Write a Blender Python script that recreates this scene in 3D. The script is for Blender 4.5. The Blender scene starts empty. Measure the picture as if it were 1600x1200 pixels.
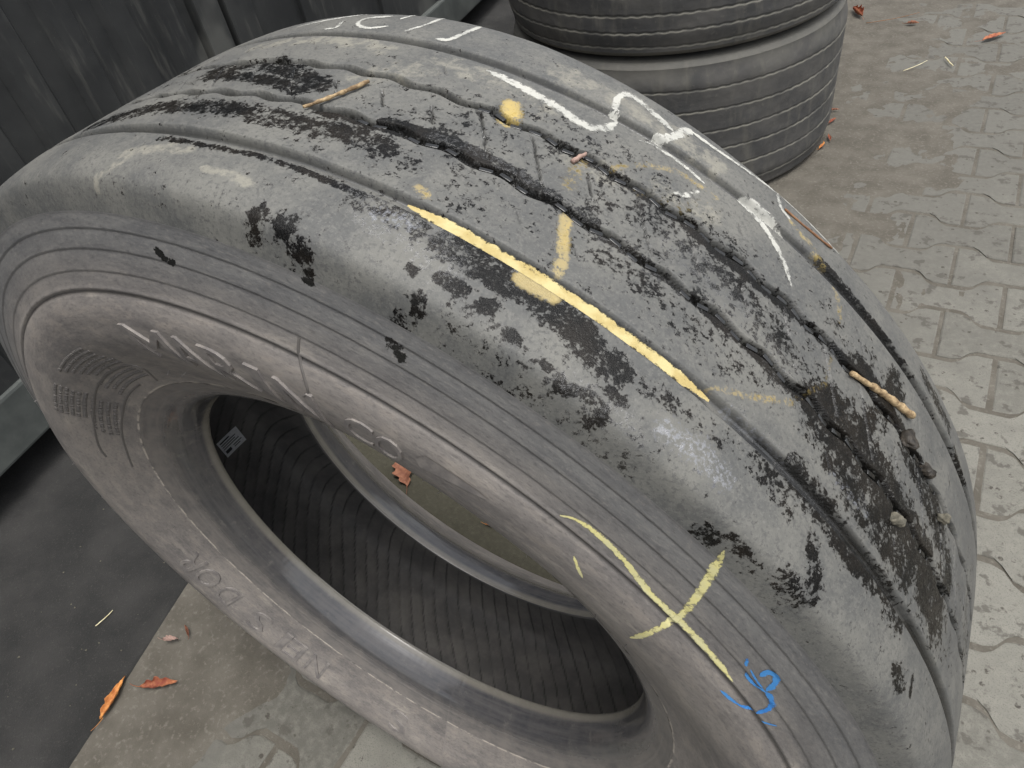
import bpy, bmesh, math, random
import numpy as np
from mathutils import Vector, Matrix

scene = bpy.context.scene
C = scene.collection
rad = math.radians
random.seed(7)

# ------------------------------------------------------------------ camera
cam_d = bpy.data.cameras.new('camera')
cam = bpy.data.objects.new('camera', cam_d)
C.objects.link(cam)
_r = Vector((.86564273, .47819497, -.14829776))
_d = Vector((.24789171, -.66671739, -.7028781))
_f = Vector((-.43498547, .57167953, -.69567964))
cam.matrix_world = Matrix(((_r.x, -_d.x, -_f.x, .40052), (_r.y, -_d.y, -_f.y, -.33700),
                           (_r.z, -_d.z, -_f.z, 1.22634), (0, 0, 0, 1)))
cam_d.sensor_width = 36.0
cam_d.lens = 1109.7 / 1600 * 36
cam_d.clip_start = .02
cam_d.clip_end = 200
scene.camera = cam

# ------------------------------------------------------------------ overcast sky, soft sun
SUN_EL, SUN_AZ = rad(76), rad(118)          # azimuth clockwise from +Y
world = bpy.data.worlds.new('World')
scene.world = world
world.use_nodes = True
wn = world.node_tree
wn.nodes.clear()
sky = wn.nodes.new('ShaderNodeTexSky')
sky.sky_type = 'NISHITA'
sky.sun_disc = False
sky.sun_elevation = SUN_EL
sky.sun_rotation = SUN_AZ
sky.dust_density = 4.0
sky.air_density = 1.0
bw = wn.nodes.new('ShaderNodeRGBToBW')
mx = wn.nodes.new('ShaderNodeMix'); mx.data_type = 'RGBA'
mx.inputs['Factor'].default_value = .82      # cloud cover takes the blue out of the sky
bg = wn.nodes.new('ShaderNodeBackground')
bg.inputs['Strength'].default_value = .15
wo = wn.nodes.new('ShaderNodeOutputWorld')
wn.links.new(sky.outputs[0], bw.inputs[0])
wn.links.new(sky.outputs[0], mx.inputs['A'])
wn.links.new(bw.outputs[0], mx.inputs['B'])
wn.links.new(mx.outputs['Result'], bg.inputs['Color'])
wn.links.new(bg.outputs[0], wo.inputs[0])

sun_d = bpy.data.lights.new('sun', 'SUN')
sun_d.energy = .9
sun_d.angle = rad(24)
sun_d.color = (1, .97, .92)
sun = bpy.data.objects.new('sun', sun_d)
C.objects.link(sun)
sdir = Vector((math.sin(SUN_AZ) * math.cos(SUN_EL), math.cos(SUN_AZ) * math.cos(SUN_EL), math.sin(SUN_EL)))
sun.rotation_euler = sdir.to_track_quat('Z', 'Y').to_euler()

vs = scene.view_settings
vs.view_transform = 'Standard'
vs.look = 'None'
vs.gamma = 1.0
vs.use_curve_mapping = False
vs.exposure = 1.2

# ------------------------------------------------------------------ node helpers
class NT:
    """tiny wrapper to write node graphs as expressions"""
    def __init__(s, name):
        s.mat = bpy.data.materials.new(name)
        s.mat.use_nodes = True
        s.t = s.mat.node_tree
        s.t.nodes.clear()
        s.out = s.t.nodes.new('ShaderNodeOutputMaterial')
        s.b = s.t.nodes.new('ShaderNodeBsdfPrincipled')
        s.t.links.new(s.b.outputs[0], s.out.inputs[0])
        s._obj = None
    def put(s, sock, v):
        if isinstance(v, bpy.types.NodeSocket):
            s.t.links.new(v, sock)
        elif isinstance(v, (tuple, list)):
            v = tuple(v)
            if sock.type == 'RGBA' and len(v) == 3: v = v + (1,)
            sock.default_value = v
        else:
            sock.default_value = v
    def m(s, op, a, b=0.0, c=None, clamp=False):
        n = s.t.nodes.new('ShaderNodeMath'); n.operation = op; n.use_clamp = clamp
        s.put(n.inputs[0], a); s.put(n.inputs[1], b)
        if c is not None: s.put(n.inputs[2], c)
        return n.outputs[0]
    def ss(s, v, lo, hi):
        n = s.t.nodes.new('ShaderNodeMapRange'); n.interpolation_type = 'SMOOTHSTEP'
        s.put(n.inputs['Value'], v); s.put(n.inputs['From Min'], lo); s.put(n.inputs['From Max'], hi)
        return n.outputs['Result']
    def mix(s, f, a, b):
        n = s.t.nodes.new('ShaderNodeMix'); n.data_type = 'RGBA'
        s.put(n.inputs['Factor'], f); s.put(n.inputs['A'], a); s.put(n.inputs['B'], b)
        return n.outputs['Result']
    def fmix(s, f, a, b):
        n = s.t.nodes.new('ShaderNodeMix'); n.data_type = 'FLOAT'
        s.put(n.inputs['Factor'], f); s.put(n.inputs['A'], a); s.put(n.inputs['B'], b)
        return n.outputs['Result']
    def attr(s, name, out='Fac'):
        n = s.t.nodes.new('ShaderNodeAttribute'); n.attribute_name = name
        return n.outputs[out]
    def obj(s):
        if s._obj is None:
            s._obj = s.t.nodes.new('ShaderNodeTexCoord').outputs['Object']
        return s._obj
    def world(s):
        return s.t.nodes.new('ShaderNodeNewGeometry').outputs['Position']
    def rnd(s):
        return s.t.nodes.new('ShaderNodeObjectInfo').outputs['Random']
    def scale(s, v, sc):
        n = s.t.nodes.new('ShaderNodeMapping'); s.put(n.inputs['Vector'], v)
        n.inputs['Scale'].default_value = sc
        return n.outputs[0]
    def noise(s, sc, det=4, rough=.55, vec=None, dist=0.0):
        n = s.t.nodes.new('ShaderNodeTexNoise')
        s.put(n.inputs['Vector'], vec if vec is not None else s.obj())
        n.inputs['Scale'].default_value = sc; n.inputs['Detail'].default_value = det
        n.inputs['Roughness'].default_value = rough; n.inputs['Distortion'].default_value = dist
        return n.outputs['Fac']
    def vor(s, sc, vec=None):
        n = s.t.nodes.new('ShaderNodeTexVoronoi')
        s.put(n.inputs['Vector'], vec if vec is not None else s.obj())
        n.inputs['Scale'].default_value = sc
        return n.outputs['Distance']
    def bump(s, h, dist, strength=1.0, normal=None):
        n = s.t.nodes.new('ShaderNodeBump'); s.put(n.inputs['Height'], h)
        n.inputs['Distance'].default_value = dist; s.put(n.inputs['Strength'], strength)
        if normal is not None: s.put(n.inputs['Normal'], normal)
        return n.outputs[0]
    def fin(s, col=None, rough=None, normal=None, spec=None, alpha=None, metal=None):
        if col is not None: s.put(s.b.inputs['Base Color'], col)
        if rough is not None: s.put(s.b.inputs['Roughness'], rough)
        if normal is not None: s.put(s.b.inputs['Normal'], normal)
        if spec is not None: s.put(s.b.inputs['Specular IOR Level'], spec)
        if alpha is not None: s.put(s.b.inputs['Alpha'], alpha)
        if metal is not None: s.put(s.b.inputs['Metallic'], metal)
        return s.mat

MAT = {}
def make_materials():
    # worn tread: dusty grey rubber, wet black grime, yellow spray, tan dust
    n = NT('tread_rubber')
    C_ = lambda v: n.m('SUBTRACT', n.ss(v, .36, .64), .5)
    n1 = n.noise(22, 6, .6); n2 = n.noise(74, 9, .74); n3 = n.noise(360, 6, .72); n4 = n.noise(1100, 2, .5)
    n5 = n.noise(190, 8, .76); n6 = n.noise(620, 3, .6)
    base = n.mix(n.ss(n1, .35, .68), (.074, .075, .072), (.122, .120, .108))
    base = n.mix(n.m('MULTIPLY', n.ss(n5, .46, .62), .40), base, (.150, .146, .132))
    base = n.mix(n.m('MULTIPLY', n.ss(n3, .50, .62), .55), base, (.052, .052, .052))
    base = n.mix(n.m('MULTIPLY', n.ss(n6, .56, .68), .35), base, (.16, .156, .145))
    tan = n.ss(n.m('ADD', n.attr('tan'), n.m('MULTIPLY', C_(n2), .7)), .25, .9)
    base = n.mix(n.m('MULTIPLY', tan, .7), base, (.225, .214, .176))
    wf = n.m('ADD', n.attr('wet'), n.m('ADD', n.m('MULTIPLY', C_(n2), .40), n.m('MULTIPLY', C_(n5), .50)))
    wf = n.m('ADD', wf, n.m('MULTIPLY', C_(n3), .36))
    wet = n.ss(wf, .40, .59)
    soft = n.ss(wf, .14, .60)
    base = n.mix(n.m('MULTIPLY', soft, .30), base, (.050, .049, .047))
    grime = n.mix(n.ss(n1, .4, .62), (.0030, .0030, .0028), (.0105, .0088, .0070))
    grime = n.mix(n.m('MULTIPLY', n.ss(n6, .62, .70), .5), grime, (.045, .041, .036))
    grime = n.mix(n.m('MULTIPLY', n.ss(n3, .62, .72), .6), grime, (.080, .075, .067))
    base = n.mix(wet, base, grime)
    ymask = n.ss(n.m('ADD', n.attr('yel'), n.m('ADD', n.m('MULTIPLY', C_(n5), .6), n.m('MULTIPLY', C_(n3), .35))), .40, .78)
    ycol = n.mix(n.ss(n1, .35, .65), (.29, .235, .115), (.43, .315, .09))
    base = n.mix(n.m('MULTIPLY', ymask, n.ss(n.attr('yel'), .02, 1.1)), base, ycol)
    fr = n.ss(n.m('ADD', n.attr('pale_blue'), n.m('MULTIPLY', C_(n3), .8)), .35, .9)  # pale bluish speckled patches mixed over the tread colour
    base = n.mix(n.m('MULTIPLY', fr, .45), base, (.27, .28, .305))
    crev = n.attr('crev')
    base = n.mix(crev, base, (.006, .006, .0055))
    gl = n.attr('glit')
    glm = n.m('MULTIPLY', n.ss(n.m('ADD', gl, n.m('MULTIPLY', C_(n5), .8)), .40, .7), n.ss(n3, .47, .56))
    rough = n.fmix(wet, n.fmix(n1, .55, .7), n.fmix(n.ss(n5, .42, .58), .50, .16))
    rough = n.fmix(n.m('MULTIPLY', glm, .95), rough, .14)
    rough = n.fmix(crev, rough, .16)
    fine = n.bump(n4, .00022, .55)
    fine = n.bump(n3, .0008, n.m('ADD', .15, n.m('ADD', n.m('MULTIPLY', wet, .75), n.m('MULTIPLY', glm, .75))), fine)
    fine = n.bump(n5, .0012, n.m('MULTIPLY', glm, .5), fine)
    fine = n.bump(n.m('MULTIPLY', wet, -1.0), .0003, .35, fine)
    spec = n.fmix(n.m('MAXIMUM', glm, crev), n.fmix(wet, .35, .20), 1.0)
    MAT['tread'] = n.fin(base, rough, fine, spec)

    # sidewall: brownish grey weathered rubber, streaked along the circumference
    n = NT('sidewall_rubber')
    pc = n.attr('pc', 'Vector')
    a = n.noise(1, 6, .62, n.scale(pc, (16, 60, 1))); b_ = n.noise(1, 5, .6, n.scale(pc, (5, 14, 1)))
    c_ = n.noise(1, 4, .6, n.scale(pc, (60, 260, 1))); d_ = n.noise(700, 2, .5)
    rr = n.attr('rad')
    inner_zone = n.ss(rr, .490, .425)
    col = n.mix(n.ss(a, .3, .7), (.098, .098, .099), (.142, .139, .134))
    brown = n.mix(n.ss(b_, .34, .66), (.132, .120, .113), (.228, .205, .184))
    col = n.mix(n.m('MULTIPLY', inner_zone, .85), col, brown)
    col = n.mix(n.m('MULTIPLY', n.ss(a, .55, .78), n.m('MULTIPLY', inner_zone, .8)), col, (.33, .298, .255))
    col = n.mix(n.m('MULTIPLY', n.ss(c_, .55, .75), .35), col, (.06, .058, .058))
    e_ = n.noise(1, 8, .72, n.scale(pc, (34, 90, 1))); g_ = n.noise(1, 5, .7, n.scale(pc, (190, 420, 1)))
    col = n.mix(n.m('MULTIPLY', n.ss(e_, .47, .64), .34), col, n.mix(inner_zone, (.17, .168, .158), (.30, .262, .222)))
    col = n.mix(n.m('MULTIPLY', n.ss(e_, .48, .34), .34), col, (.075, .070, .068))
    col = n.mix(n.m('MULTIPLY', n.ss(g_, .52, .66), .4), col, (.052, .05, .05))
    col = n.mix(n.m('MULTIPLY', n.ss(g_, .47, .34), .3), col, (.26, .24, .215))
    col = n.mix(n.m('MULTIPLY', n.m('MULTIPLY', n.ss(rr, .3318, .3300), n.ss(e_, .44, .54)), .8), col, (.45, .40, .34))
    wf = n.m('ADD', n.attr('wet'), n.m('MULTIPLY', n.m('SUBTRACT', n.ss(n.noise(150, 8, .75), .28, .72), .5), .8))
    wet = n.ss(wf, .44, .6)
    col = n.mix(wet, col, (.012, .012, .011))
    col = n.mix(n.attr('crev'), col, (.03, .027, .025))
    rough = n.fmix(wet, n.fmix(a, .42, .6), .25)
    nb = n.bump(d_, .0003, .5)
    nb = n.bump(c_, .0006, .35, nb)
    MAT['sidewall'] = n.fin(col, rough, nb, .4)

    # bead: dark polished rubber
    n = NT('bead_rubber')
    pc = n.attr('pc', 'Vector')
    a = n.noise(1, 5, .6, n.scale(pc, (6, 200, 1))); b_ = n.noise(1, 6, .7, n.scale(pc, (30, 50, 1)))
    rr = n.attr('rad')
    seat = n.ss(rr, .316, .300)
    e_ = n.noise(1, 8, .72, n.scale(pc, (30, 70, 1)))
    col = n.mix(n.ss(e_, .35, .65), n.mix(n.ss(a, .35, .7), (.085, .080, .078), (.125, .117, .110)), (.155, .140, .127))
    col = n.mix(n.m('MULTIPLY', seat, .65), col, n.mix(n.ss(a, .35, .7), (.020, .023, .029), (.04, .042, .047)))
    col = n.mix(n.m('MULTIPLY', n.ss(rr, .2866, .2846), .8), col, n.mix(b_, (.12, .11, .09), (.2, .185, .155)))
    col = n.mix(n.m('MULTIPLY', n.ss(b_, .56, .7), .35), col, (.16, .148, .13))
    rough = n.fmix(seat, .40, n.fmix(n.ss(b_, .35, .65), .07, .18))
    nb = n.bump(n.noise(1, 3, .5, n.scale(pc, (12, 900, 1))), .00012, .5)
    MAT['bead'] = n.fin(col, rough, nb, .6)

    # inner liner
    n = NT('liner_rubber')
    a = n.noise(18, 5, .6); b_ = n.noise(160, 4, .6)
    col = n.mix(n.ss(a, .35, .7), (.075, .072, .070), (.125, .118, .110))
    col = n.mix(n.m('MULTIPLY', n.ss(b_, .56, .72), .3), col, (.14, .125, .11))
    col = n.mix(n.attr('crev'), col, (.015, .015, .015))
    MAT['liner'] = n.fin(col, .6, n.bump(b_, .0006, .5), .3)

    # chalk / paint ribbons
    def ribbon(name, col, col2, cover, soft=.12, rough=.9, amax=1.0):
        n = NT(name)
        rb = n.attr('rb', 'Vector')
        sp = n.t.nodes.new('ShaderNodeSeparateXYZ'); n.put(sp.inputs[0], rb)
        edge = n.m('SUBTRACT', 1.0, n.m('POWER', n.m('ABSOLUTE', sp.outputs[1]), 2.2))
        nz = n.noise(260, 6, .7); nz2 = n.noise(60, 4, .6)
        f = n.m('ADD', n.m('MULTIPLY', edge, n.m('MULTIPLY', sp.outputs[2], cover)), n.m('ADD', n.m('MULTIPLY', n.m('SUBTRACT', n.ss(nz, .28, .72), .5), .95), n.m('MULTIPLY', n.m('SUBTRACT', n.ss(nz2, .3, .7), .5), .4)))
        al = n.m('MULTIPLY', n.ss(f, .42 - soft, .42 + soft), amax)
        return n.fin(n.mix(n.ss(nz2, .36, .62), col, col2), rough, n.bump(nz, .0006, .4), .2, al)
    MAT['chalk'] = ribbon('white_chalk', (.40, .40, .37), (.52, .515, .47), .80, .34, .9, .72)
    MAT['ypaint'] = ribbon('yellow_paint', (.37, .29, .12), (.47, .40, .20), 1.05, .25, .75, .94)
    MAT['ychalk'] = ribbon('pale_yellow_crayon', (.66, .60, .26), (.58, .545, .30), .86, .28, .8, .86)
    MAT['blue'] = ribbon('blue_crayon', (.035, .20, .56), (.06, .24, .54), 1.0, .3, .8, .85)

    n = NT('wet_rubber')
    MAT['wetblock'] = n.fin((.007, .007, .0065), n.fmix(n.noise(300, 3), .10, .3), n.bump(n.noise(400, 3), .0006, .35), .7)
    # letters on the sidewall
    n = NT('letter_rubber')
    a = n.noise(90, 5, .6)
    MAT['letter'] = n.fin(n.mix(n.ss(a, .35, .7), (.125, .115, .110), (.200, .182, .166)), .5, n.bump(n.noise(600, 2), .0003, .4), .4)
    n = NT('fine_letter_rubber')
    MAT['dletter'] = n.fin(n.mix(n.noise(200, 3), (.075, .069, .065), (.13, .12, .11)), .55, None, .4)

    n = NT('paper_label')
    a = n.noise(55, 3, .6, n.scale(n.obj(), (1, 1, 1))); b_ = n.noise(300, 3, .6)
    MAT['label'] = n.fin(n.mix(n.ss(b_, .45, .7), (.55, .56, .57), (.42, .43, .45)), .7)
    n = NT('label_ink')
    MAT['ink'] = n.fin((.03, .03, .032), .7)

    # paving
    n = NT('paving_concrete')
    w = n.world(); rn = n.rnd()
    off = n.t.nodes.new('ShaderNodeVectorMath'); off.operation = 'ADD'; n.put(off.inputs[0], w)
    l1 = n.noise(9, 7, .62, w); l2 = n.noise(60, 6, .65, w); l3 = n.noise(420, 3, .6, w)
    col = n.mix(rn, (.088, .085, .073), (.172, .167, .145))
    col = n.mix(n.m('MULTIPLY', n.ss(l2, .4, .7), .5), col, (.188, .180, .155))
    col = n.mix(n.m('MULTIPLY', n.ss(l3, .52, .66), .6), col, (.085, .081, .070))
    sx = n.t.nodes.new('ShaderNodeSeparateXYZ'); n.put(sx.inputs[0], w)
    # tracked-in dirt: strongest between the tyres and along the dark strip
    g = n.m('ADD', n.m('MULTIPLY', n.ss(sx.outputs[0], 1.05, -.1), .72), n.m('MULTIPLY', n.ss(sx.outputs[1], 0.3, 2.7), .55))
    g = n.m('SUBTRACT', g, n.m('MULTIPLY', n.ss(sx.outputs[1], .55, -.2), .42))
    g = n.m('ADD', g, n.m('MULTIPLY', n.ss(sx.outputs[0], -.36, -.50), .8))
    g = n.m('ADD', g, n.m('MULTIPLY', n.m('MULTIPLY', n.ss(sx.outputs[0], .1, -.1), n.ss(sx.outputs[1], .02, .16)), .6))
    f = n.m('ADD', g, n.m('MULTIPLY', n.m('SUBTRACT', l1, .5), 1.1))
    dirt = n.ss(f, .12, .75)
    col = n.mix(n.m('MULTIPLY', dirt, .82), col, n.mix(l2, (.082, .080, .070), (.118, .113, .100)))
    shade_dirt = n.m('MULTIPLY', n.ss(sx.outputs[0], .12, -.05), n.m('MULTIPLY', n.ss(sx.outputs[1], .02, .14), n.ss(sx.outputs[1], .9, .6)))  # ground behind the tyre: its shade painted into the colour along with dirt
    col = n.mix(n.m('MULTIPLY', shade_dirt, .85), col, n.mix(l2, (.022, .021, .013), (.060, .057, .038)))
    st = n.noise(26, 5, .6, w)
    col = n.mix(n.m('MULTIPLY', n.ss(st, .56, .63), .7), col, (.060, .055, .047))
    col = n.mix(n.m('MULTIPLY', n.ss(n.vor(40, w), .22, .14), n.ss(l2, .48, .56)), col, (.055, .05, .042))
    nb = n.bump(l3, .0012, .6); nb = n.bump(l2, .003, .35, nb)
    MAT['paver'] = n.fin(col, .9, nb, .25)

    n = NT('joint_dirt')
    w = n.world()
    l1 = n.noise(12, 6, .6, w); l2 = n.noise(110, 6, .65, w); l3 = n.noise(500, 3, .6, w)
    col = n.mix(n.ss(l1, .3, .7), (.070, .063, .051), (.105, .096, .080))
    col = n.mix(n.m('MULTIPLY', n.ss(l2, .52, .7), .5), col, (.17, .16, .135))
    col = n.mix(n.m('MULTIPLY', n.ss(l3, .6, .75), .5), col, (.03, .028, .024))
    sx = n.t.nodes.new('ShaderNodeSeparateXYZ'); n.put(sx.inputs[0], w)
    shade_dirt = n.m('MULTIPLY', n.ss(sx.outputs[0], .12, -.05), n.m('MULTIPLY', n.ss(sx.outputs[1], .02, .14), n.ss(sx.outputs[1], .9, .6)))  # same painted tyre shade and dirt, on the joint fill
    col = n.mix(n.m('MULTIPLY', shade_dirt, .8), col, n.mix(l2, (.022, .021, .013), (.060, .057, .038)))
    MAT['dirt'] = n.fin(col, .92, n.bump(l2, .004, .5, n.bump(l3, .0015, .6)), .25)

    n = NT('dark_asphalt')
    w = n.world()
    l1 = n.noise(7, 5, .6, w); l2 = n.noise(240, 5, .7, w); l3 = n.noise(700, 3, .6, w)
    col = n.mix(n.ss(l1, .3, .7), (.018, .018, .0175), (.034, .033, .0315))
    col = n.mix(n.m('MULTIPLY', n.ss(l2, .56, .74), .6), col, (.085, .082, .072))
    col = n.mix(n.m('MULTIPLY', n.ss(l3, .66, .74), .6), col, (.16, .155, .14))
    MAT['asphalt'] = n.fin(col, .88, n.bump(l2, .004, .7, n.bump(l3, .002, .6)), .3)

    n = NT('container_steel')
    w = n.world()
    l1 = n.noise(5, 6, .6, w); l2 = n.noise(1, 5, .6, n.scale(w, (40, 40, 6))); l3 = n.noise(260, 3, .6, w)
    col = n.mix(n.ss(l1, .35, .7), (.017, .018, .0185), (.031, .032, .031))
    col = n.mix(n.m('MULTIPLY', n.ss(l2, .55, .75), .45), col, (.085, .083, .074))
    col = n.mix(n.m('MULTIPLY', n.ss(n.noise(3.2, 3, .5, w), .60, .70), .35), col, (.15, .15, .135))
    col = n.mix(n.m('MULTIPLY', n.ss(l3, .68, .76), .5), col, (.15, .14, .12))
    MAT['steel'] = n.fin(col, n.fmix(l1, .45, .7), n.bump(l1, .01, .25), .4)
    n = NT('rail_steel')
    col = n.mix(n.ss(l1 if False else n.noise(9, 5, .6), .35, .7), (.050, .055, .052), (.085, .092, .085))
    MAT['rail'] = n.fin(col, .6, None, .4)

    # stacked tyres
    n = NT('stack_rubber')
    a = n.noise(7, 6, .62); b_ = n.noise(60, 6, .65); v = n.noise(1, 5, .6, n.scale(n.obj(), (26, 26, 7)))
    col = n.mix(n.ss(a, .35, .68), (.044, .044, .044), (.076, .073, .068))
    col = n.mix(n.m('MULTIPLY', n.ss(v, .5, .72), .6), col, (.105, .100, .086))
    col = n.mix(n.m('MULTIPLY', n.ss(b_, .58, .7), .4), col, (.115, .110, .094))
    col = n.mix(n.attr('dust'), col, n.mix(b_, (.13, .126, .106), (.20, .19, .158)))
    MAT['stack'] = n.fin(col, .7, n.bump(b_, .002, .4), .35)

    def organic(name, c1, c2, sc=60, rough=.75):
        n = NT(name); a = n.noise(sc, 5, .6)
        return n.fin(n.mix(n.ss(a, .3, .7), c1, c2), rough, n.bump(n.noise(sc * 5, 3), .001, .5), .3)
    MAT['leaf_orange'] = organic('dry_leaf_orange', (.30, .10, .03), (.52, .24, .07))
    MAT['leaf_brown'] = organic('dry_leaf_brown', (.13, .05, .03), (.27, .12, .07))
    MAT['leaf_red'] = organic('dry_leaf_red', (.16, .035, .025), (.33, .13, .06))
    MAT['leaf_pale'] = organic('dry_leaf_pale', (.20, .13, .11), (.32, .22, .18))
    MAT['twig'] = organic('twig_wood', (.13, .085, .045), (.42, .31, .175), 220)
    MAT['twig_dark'] = organic('twig_dark', (.13, .06, .03), (.22, .12, .06), 130)
    MAT['straw'] = organic('straw', (.42, .36, .20), (.60, .55, .38), 130)
    MAT['pebble'] = organic('pebble_stone', (.07, .066, .052), (.16, .145, .11), 120)
    MAT['clod'] = organic('mud', (.014, .012, .010), (.045, .038, .03), 160, .5)
    MAT['weed'] = organic('weed_leaf', (.05, .09, .02), (.10, .15, .04), 160)
    MAT['canister'] = organic('grey_plastic', (.22, .225, .20), (.30, .30, .27), 12)
make_materials()

# ------------------------------------------------------------------ object helpers
def link(name, me, mat, parent=None, kind=None):
    o = bpy.data.objects.new(name, me)
    C.objects.link(o)
    if mat is not None and len(me.materials) == 0: me.materials.append(mat)
    if parent is not None: o.parent = parent
    if kind: o['kind'] = kind
    return o
def tag(o, label, cat, group=None):
    o['label'] = label; o['category'] = cat
    if group: o['group'] = group
    return o
def empty(name, loc=(0, 0, 0), rot=(0, 0, 0)):
    o = bpy.data.objects.new(name, None)
    C.objects.link(o); o.location = loc; o.rotation_euler = rot; o.empty_display_size = .05
    return o
def smooth(me, on=True):
    me.polygons.foreach_set('use_smooth', np.full(len(me.polygons), on))
def mesh_np(name, verts, quads, attrs=None, sm=True):
    me = bpy.data.meshes.new(name)
    verts = np.asarray(verts, np.float32); quads = np.asarray(quads, np.int32)
    me.vertices.add(len(verts)); me.vertices.foreach_set('co', verts.ravel())
    nq, k = quads.shape
    me.loops.add(nq * k); me.loops.foreach_set('vertex_index', quads.ravel())
    me.polygons.add(nq)
    me.polygons.foreach_set('loop_start', np.arange(0, nq * k, k, dtype=np.int32))
    me.polygons.foreach_set('loop_total', np.full(nq, k, np.int32))
    me.update(calc_edges=True); me.validate()
    if sm: smooth(me)
    for an, av in (attrs or {}).items():
        av = np.asarray(av, np.float32)
        if av.ndim == 2:
            at = me.attributes.new(an, 'FLOAT_VECTOR', 'POINT'); at.data.foreach_set('vector', av.ravel())
        else:
            at = me.attributes.new(an, 'FLOAT', 'POINT'); at.data.foreach_set('value', av.ravel())
    return me
def grid_quads(nr, nc, wrap, flip=False):
    i = np.arange(nr - 1)[:, None]; j = np.arange(nc if wrap else nc - 1)[None]
    a = i * nc + j; b = i * nc + (j + 1) % nc; c = (i + 1) * nc + (j + 1) % nc; d = (i + 1) * nc + j
    q = np.stack([a, b, c, d], -1).reshape(-1, 4)
    return q[:, ::-1] if flip else q
def bm_mesh(name, bm, sm=False):
    me = bpy.data.meshes.new(name); bm.normal_update(); bm.to_mesh(me); bm.free()
    if sm: smooth(me)
    return me
def box_bm(bm, x0, x1, y0, y1, z0, z1, bev=0.0):
    v = [bm.verts.new(p) for p in ((x0, y0, z0), (x1, y0, z0), (x1, y1, z0), (x0, y1, z0), (x0, y0, z1), (x1, y0, z1), (x1, y1, z1), (x0, y1, z1))]
    fs = [bm.faces.new([v[i] for i in f]) for f in ((0, 3, 2, 1), (4, 5, 6, 7), (0, 1, 5, 4), (1, 2, 6, 5), (2, 3, 7, 6), (3, 0, 4, 7))]
    if bev:
        bmesh.ops.bevel(bm, geom=list({e for f in fs for e in f.edges}), offset=bev, segments=2, affect='EDGES', profile=.6)

# 2-d value noise for shaping
_rng = np.random.default_rng(11)
_tab = _rng.random((256, 256))
def vnoise(x, y):
    xi = np.floor(x).astype(int); yi = np.floor(y).astype(int)
    fx = x - xi; fy = y - yi
    fx = fx * fx * (3 - 2 * fx); fy = fy * fy * (3 - 2 * fy)
    g = lambda a, b: _tab[a & 255, b & 255]
    return (g(xi, yi) * (1 - fx) + g(xi + 1, yi) * fx) * (1 - fy) + (g(xi, yi + 1) * (1 - fx) + g(xi + 1, yi + 1) * fx) * fy
def fbm(x, y, o=4):
    v = 0; a = .5; t = 0
    for _ in range(o):
        v = v + a * vnoise(x, y); t += a; a *= .5; x = x * 2.03 + 17.1; y = y * 2.03 + 5.7
    return v / t
def sstep(x, a, b):
    t = np.clip((x - a) / (b - a), 0, 1)
    return t * t * (3 - 2 * t)

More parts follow.
